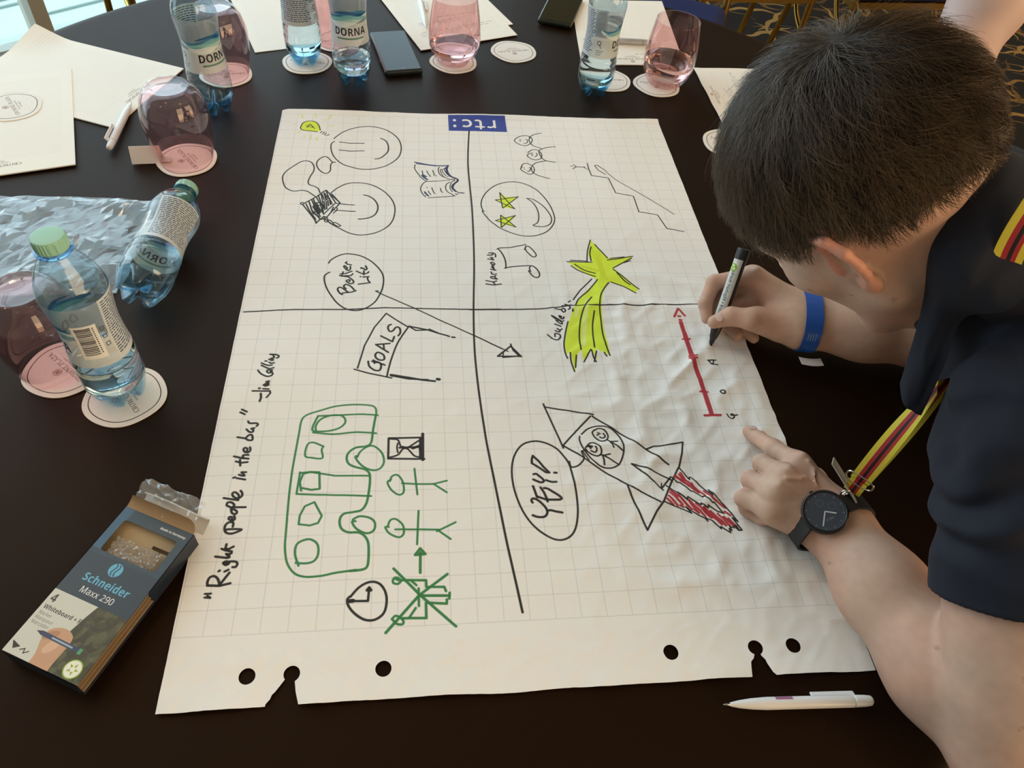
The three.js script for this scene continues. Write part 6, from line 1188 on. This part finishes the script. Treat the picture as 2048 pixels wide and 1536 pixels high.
// ---------------------------------------------------------------- lanyard with badge
{
  const ly = thing('lanyard', 'yellow, red and black striped lanyard with a badge hanging from the neck of the man', 'lanyard', [0, 0, 0]);
  const lanyMap = canvasTexture(256, 64, (x, w, h) => { const c = ['#d8c640', '#d8c640', '#a8232c', '#a8232c', '#141213', '#141213', '#a8232c', '#d8c640']; const s = [0, 0.26, 0.30, 0.46, 0.46, 0.56, 0.56, 0.78, 0.78, 1]; for (const [a, b, k] of [[0, 0.27, '#d6c53c'], [0.27, 0.46, '#a8232c'], [0.46, 0.60, '#121112'], [0.60, 0.76, '#a8232c'], [0.76, 1, '#d6c53c']]) { x.fillStyle = k; x.fillRect(a * w, 0, (b - a) * w + 1, h); } });
  lanyMap.wrapT = THREE.RepeatWrapping; const lm = std(0xffffff, 0.55, { map: lanyMap, side: THREE.DoubleSide });
  const X = V(0.3335, 0.838, 0.3348), strap = (dx, dz, w0, tw, top) => { const P = [], S = []; for (let i = 0; i <= 30; i++) { const t = i / 30, q = X.clone().lerp(V(...top), t); q.x += dx * Math.sin(t * PI); q.z += dz * Math.sin(t * PI); P.push(q); const a = 0.83 + tw * t * t; S.push(V(Math.cos(a), 0.1, Math.sin(a))); } return ribbon(P, S, w0, 0.0008); };
  part('strap', strap(-0.005, 0.003, 0.019, 1.3, [0.345, 0.975, 0.330]), lm, ly);
  part('strap', strap(0.006, -0.004, 0.019, -1.1, [0.362, 0.972, 0.318]), lm, ly);
  // over the nape and shoulder
  const cur = new THREE.CatmullRomCurve3([[0.3585, 1.1446, 0.2876], [0.3489, 1.1343, 0.2979], [0.3424, 1.1215, 0.3055], [0.3403, 1.1060, 0.3108], [0.3425, 1.0912, 0.3145], [0.3518, 1.0725, 0.3164]].map((q) => V(...q))), P = cur.getPoints(30), S = P.map((q, i) => { const t = P[Math.min(30, i + 1)].clone().sub(P[Math.max(0, i - 1)]).normalize(); return V(-0.42, 0.72, 0.55).cross(t); });
  part('neck_strap', ribbon(P, S, 0.021, 0.0008), lm, ly);
  const steel = std(rgb(0.62, 0.6, 0.56), 0.22, { metalness: 1 }), b = X.clone();
  const fr = V(Math.cos(0.83), 0, Math.sin(0.83)), fz = V(-fr.z, 0, fr.x), loop = (y, hw, hh) => tube([b.clone().addScaledVector(fr, -hw).add(V(0, y, 0)), b.clone().addScaledVector(fr, hw).add(V(0, y, 0)), b.clone().addScaledVector(fr, hw).add(V(0, y - hh, 0)), b.clone().addScaledVector(fr, -hw).add(V(0, y - hh, 0))], 0.0011, 40, 8, true);
  part('buckle', loop(0.004, 0.0125, 0.009), steel, ly);
  part('stub', ribbon([0, 1, 2, 3, 4].map((i) => b.clone().add(V(0, 0.0 - i * 0.005, 0))), [0, 1, 2, 3, 4].map(() => fr), 0.017, 0.0016), lm, ly);
  part('clip', merge([new THREE.TorusGeometry(0.0048, 0.0011, 8, 24).translate(b.x - 0.010, b.y - 0.016, b.z + 0.004), rod(b.clone().add(V(-0.006, -0.014, 0.002)), b.clone().add(V(-0.017, -0.022, 0.007)), 0.0015)]), steel, ly);
  const bd = new THREE.BoxGeometry(0.0445, 0.0012, 0.042).applyMatrix4(new THREE.Matrix4().makeBasis(V(0.4510, -0.4044, 0.7957), V(0.4510, -0.4044, 0.7957).cross(V(0.5285, -0.5974, -0.6032)).negate(), V(0.5285, -0.5974, -0.6032)).setPosition(0.3329, 0.8166, 0.3195));
  part('badge', bd, std(rgb(0.42, 0.40, 0.36), 0.4), ly);
}
// ---------------------------------------------------------------- gold banquet chairs
const gold = std(rgb(0.62, 0.38, 0.09), 0.28, { metalness: 1 }), blueCloth = phys({ color: rgb(0.006, 0.014, 0.075), roughness: 0.75, sheen: 0.4, sheenColor: rgb(0.05, 0.1, 0.4) });
function chair(label, x, z, tx, tz) {
  const c = thing('banquet_chair', label, 'chair', [x, 0, z], Math.atan2(tx - x, tz - z), 'gold banquet chairs round the table');   // faces +z
  part('seat', new RoundedBoxGeometry(0.42, 0.075, 0.42, 4, 0.03).translate(0, 0.46, 0), blueCloth, c);
  part('backrest', new RoundedBoxGeometry(0.36, 0.36, 0.045, 4, 0.02).rotateX(-0.13).translate(0, 0.74, -0.235), blueCloth, c);
  part('seat_frame', merge([box(0.42, 0.022, 0.022, 0, 0.412, 0.195), box(0.42, 0.022, 0.022, 0, 0.412, -0.195), box(0.022, 0.022, 0.40, 0.2, 0.412, 0), box(0.022, 0.022, 0.40, -0.2, 0.412, 0)]), gold, c);
  for (const s of [-1, 1]) {
    part('leg', rod(V(s * 0.2, 0, 0.2), V(s * 0.2, 0.47, 0.195), 0.012, 0.012, 12), gold, c);
    part('leg', tube([V(s * 0.2, 0, -0.29), V(s * 0.2, 0.22, -0.225), V(s * 0.2, 0.45, -0.205), V(s * 0.195, 0.7, -0.235), V(s * 0.18, 0.95, -0.275)], 0.012, 30, 10), gold, c);
    part('brace', tube([V(s * 0.2, 0.30, 0.195), V(s * 0.2, 0.34, 0.12), V(s * 0.2, 0.41, 0.06)], 0.009, 16, 8), gold, c);
  }
  part('top_rail', tube([V(-0.18, 0.95, -0.275), V(0, 0.975, -0.285), V(0.18, 0.95, -0.275)], 0.012, 20, 10), gold, c);
  return c;
}
chair('gold framed chair with a blue seat beyond the sheet with the grey pen', 0.58, -1.52, TC[0], TC[1]);
chair('gold framed chair standing apart on the patterned carpet, behind the blue seat', 1.06, -2.10, 1.18, 0);
chair('gold framed chair on the carpet beyond the crown of the bowed head', 1.60, -2.10, 1.77, 0);
chair('gold framed chair behind the second person', 2.25, -0.55, 0.3, -0.1);
chair('gold framed chair turned sideways in front of the glazed wall', -0.90, -2.06, -0.403, -1.192);
chair('gold framed chair beside the lined notepad with the coaster', -1.47, -0.92, TC[0], TC[1]);
chair('gold framed chair on which the writing man sits', 1.10, 0.46, 1.06, 0.9);
// ---------------------------------------------------------------- the second person, leaning a bare arm on the far side of the table
{
  const sh = [1.02, 1.34, -0.66], el = [0.735, 1.03, -0.36], wr = [0.60, 0.815, -0.22];
  const m1 = mid3(el, wr, 0.35), arm = joined([bone(sh, el, 0.058, 0.050), bone(el, m1, 0.048, 0.047), bone(m1, wr, 0.046, 0.028), bone(wr, [0.565, 0.79, -0.175], 0.026, 0.02)], 0.03), fing = [];
  for (let i = 0; i < 5; i++) { const a = -0.75 + i * 0.32, d = V(-0.62, 0, 0.78).applyAxisAngle(V(0, 1, 0), a), b = V(0.562, 0.783, -0.172).addScaledVector(d, i === 4 ? 0.0 : 0.028), l = [0.062, 0.072, 0.078, 0.07, 0.055][i], t = b.clone().addScaledVector(d, l); fing.push(bone(b.toArray(), [lerp(b.x, t.x, 0.5), 0.776, lerp(b.z, t.z, 0.5)], 0.0115, 0.0095), bone([lerp(b.x, t.x, 0.5), 0.776, lerp(b.z, t.z, 0.5)], [t.x, 0.7605, t.z], 0.0095, 0.0078)); }
  const F = fing.map((f) => f), body = (x, y, z) => { let d = arm(x, y, z); for (const f of F) d = smin(d, f(x, y, z), 0.006); return d; };
  const head = joined([blob([1.12, 1.66, -0.78], [0.078, 0.115, 0.095]), bone([1.14, 1.58, -0.80], [1.17, 1.42, -0.84], 0.055, 0.06), bone([1.09, 1.63, -0.70], [1.09, 1.61, -0.69], 0.012)], 0.02), arm2 = joined([bone([1.42, 1.34, -0.98], [1.5, 1.08, -0.9], 0.055, 0.045), bone([1.5, 1.08, -0.9], [1.42, 0.86, -0.8], 0.044, 0.028), blob([1.41, 0.80, -0.79], [0.03, 0.06, 0.04])], 0.03);
  const g = mergeGeometries([nets(body, [0.46, 0.742, -0.72], [1.06, 1.42, -0.02], 0.0066), nets((x, y, z) => Math.min(head(x, y, z), arm2(x, y, z)), [0.98, 0.7, -1.1], [1.62, 1.82, -0.56], 0.011)]);
  const c = new Float32Array(g.attributes.position.count * 3), p = g.attributes.position; for (let i = 0; i < p.count; i++) { const n = 1 + 0.06 * noise3(p.getX(i) * 20, p.getY(i) * 20, p.getZ(i) * 20); c.set([0.46 * n, 0.33 * n, 0.30 * n], i * 3); } g.setAttribute('color', new THREE.BufferAttribute(c, 3));
  const her = thing('person', 'person behind the man leaning a bare forearm on the table', 'person', [0, 0, 0]);
  part('body', g, skinMat, her);
  part('shirt', nets(joined([bone([1.0, 1.34, -0.68], [1.36, 1.36, -0.96], 0.085, 0.085), bone([1.18, 1.30, -0.84], [1.74, 1.00, -1.06], 0.14, 0.14), bone(sh, mid3(sh, el, 0.3), 0.075, 0.07)], 0.06), [0.80, 0.76, -1.16], [1.94, 1.50, -0.5], 0.013), std(rgb(0.3, 0.3, 0.32), 0.85), her);
  part('trousers', nets(joined([bone([1.74, 0.96, -1.0], [1.84, 0.06, -1.10], 0.10, 0.055), bone([1.84, 0.96, -1.14], [1.96, 0.06, -1.26], 0.10, 0.055)], 0.05), [1.58, 0.0, -1.42], [2.10, 1.10, -0.84], 0.016), std(rgb(0.03, 0.035, 0.05), 0.85), her);
  part('hair', nets((x, y, z) => smax(blob([1.13, 1.685, -0.80], [0.09, 0.115, 0.10])(x, y, z) + 0.004 * noise3(x * 40, y * 40, z * 40), -(y - 1.655 + (z + 0.78) * -0.6), 0.01), [1.0, 1.56, -0.95], [1.26, 1.84, -0.66], 0.008), std(rgb(0.04, 0.025, 0.015), 0.6), her);
}
scene.traverse((o) => { if (o.isMesh) { o.castShadow = true; o.receiveShadow = true; } });
renderer.render(scene, camera);
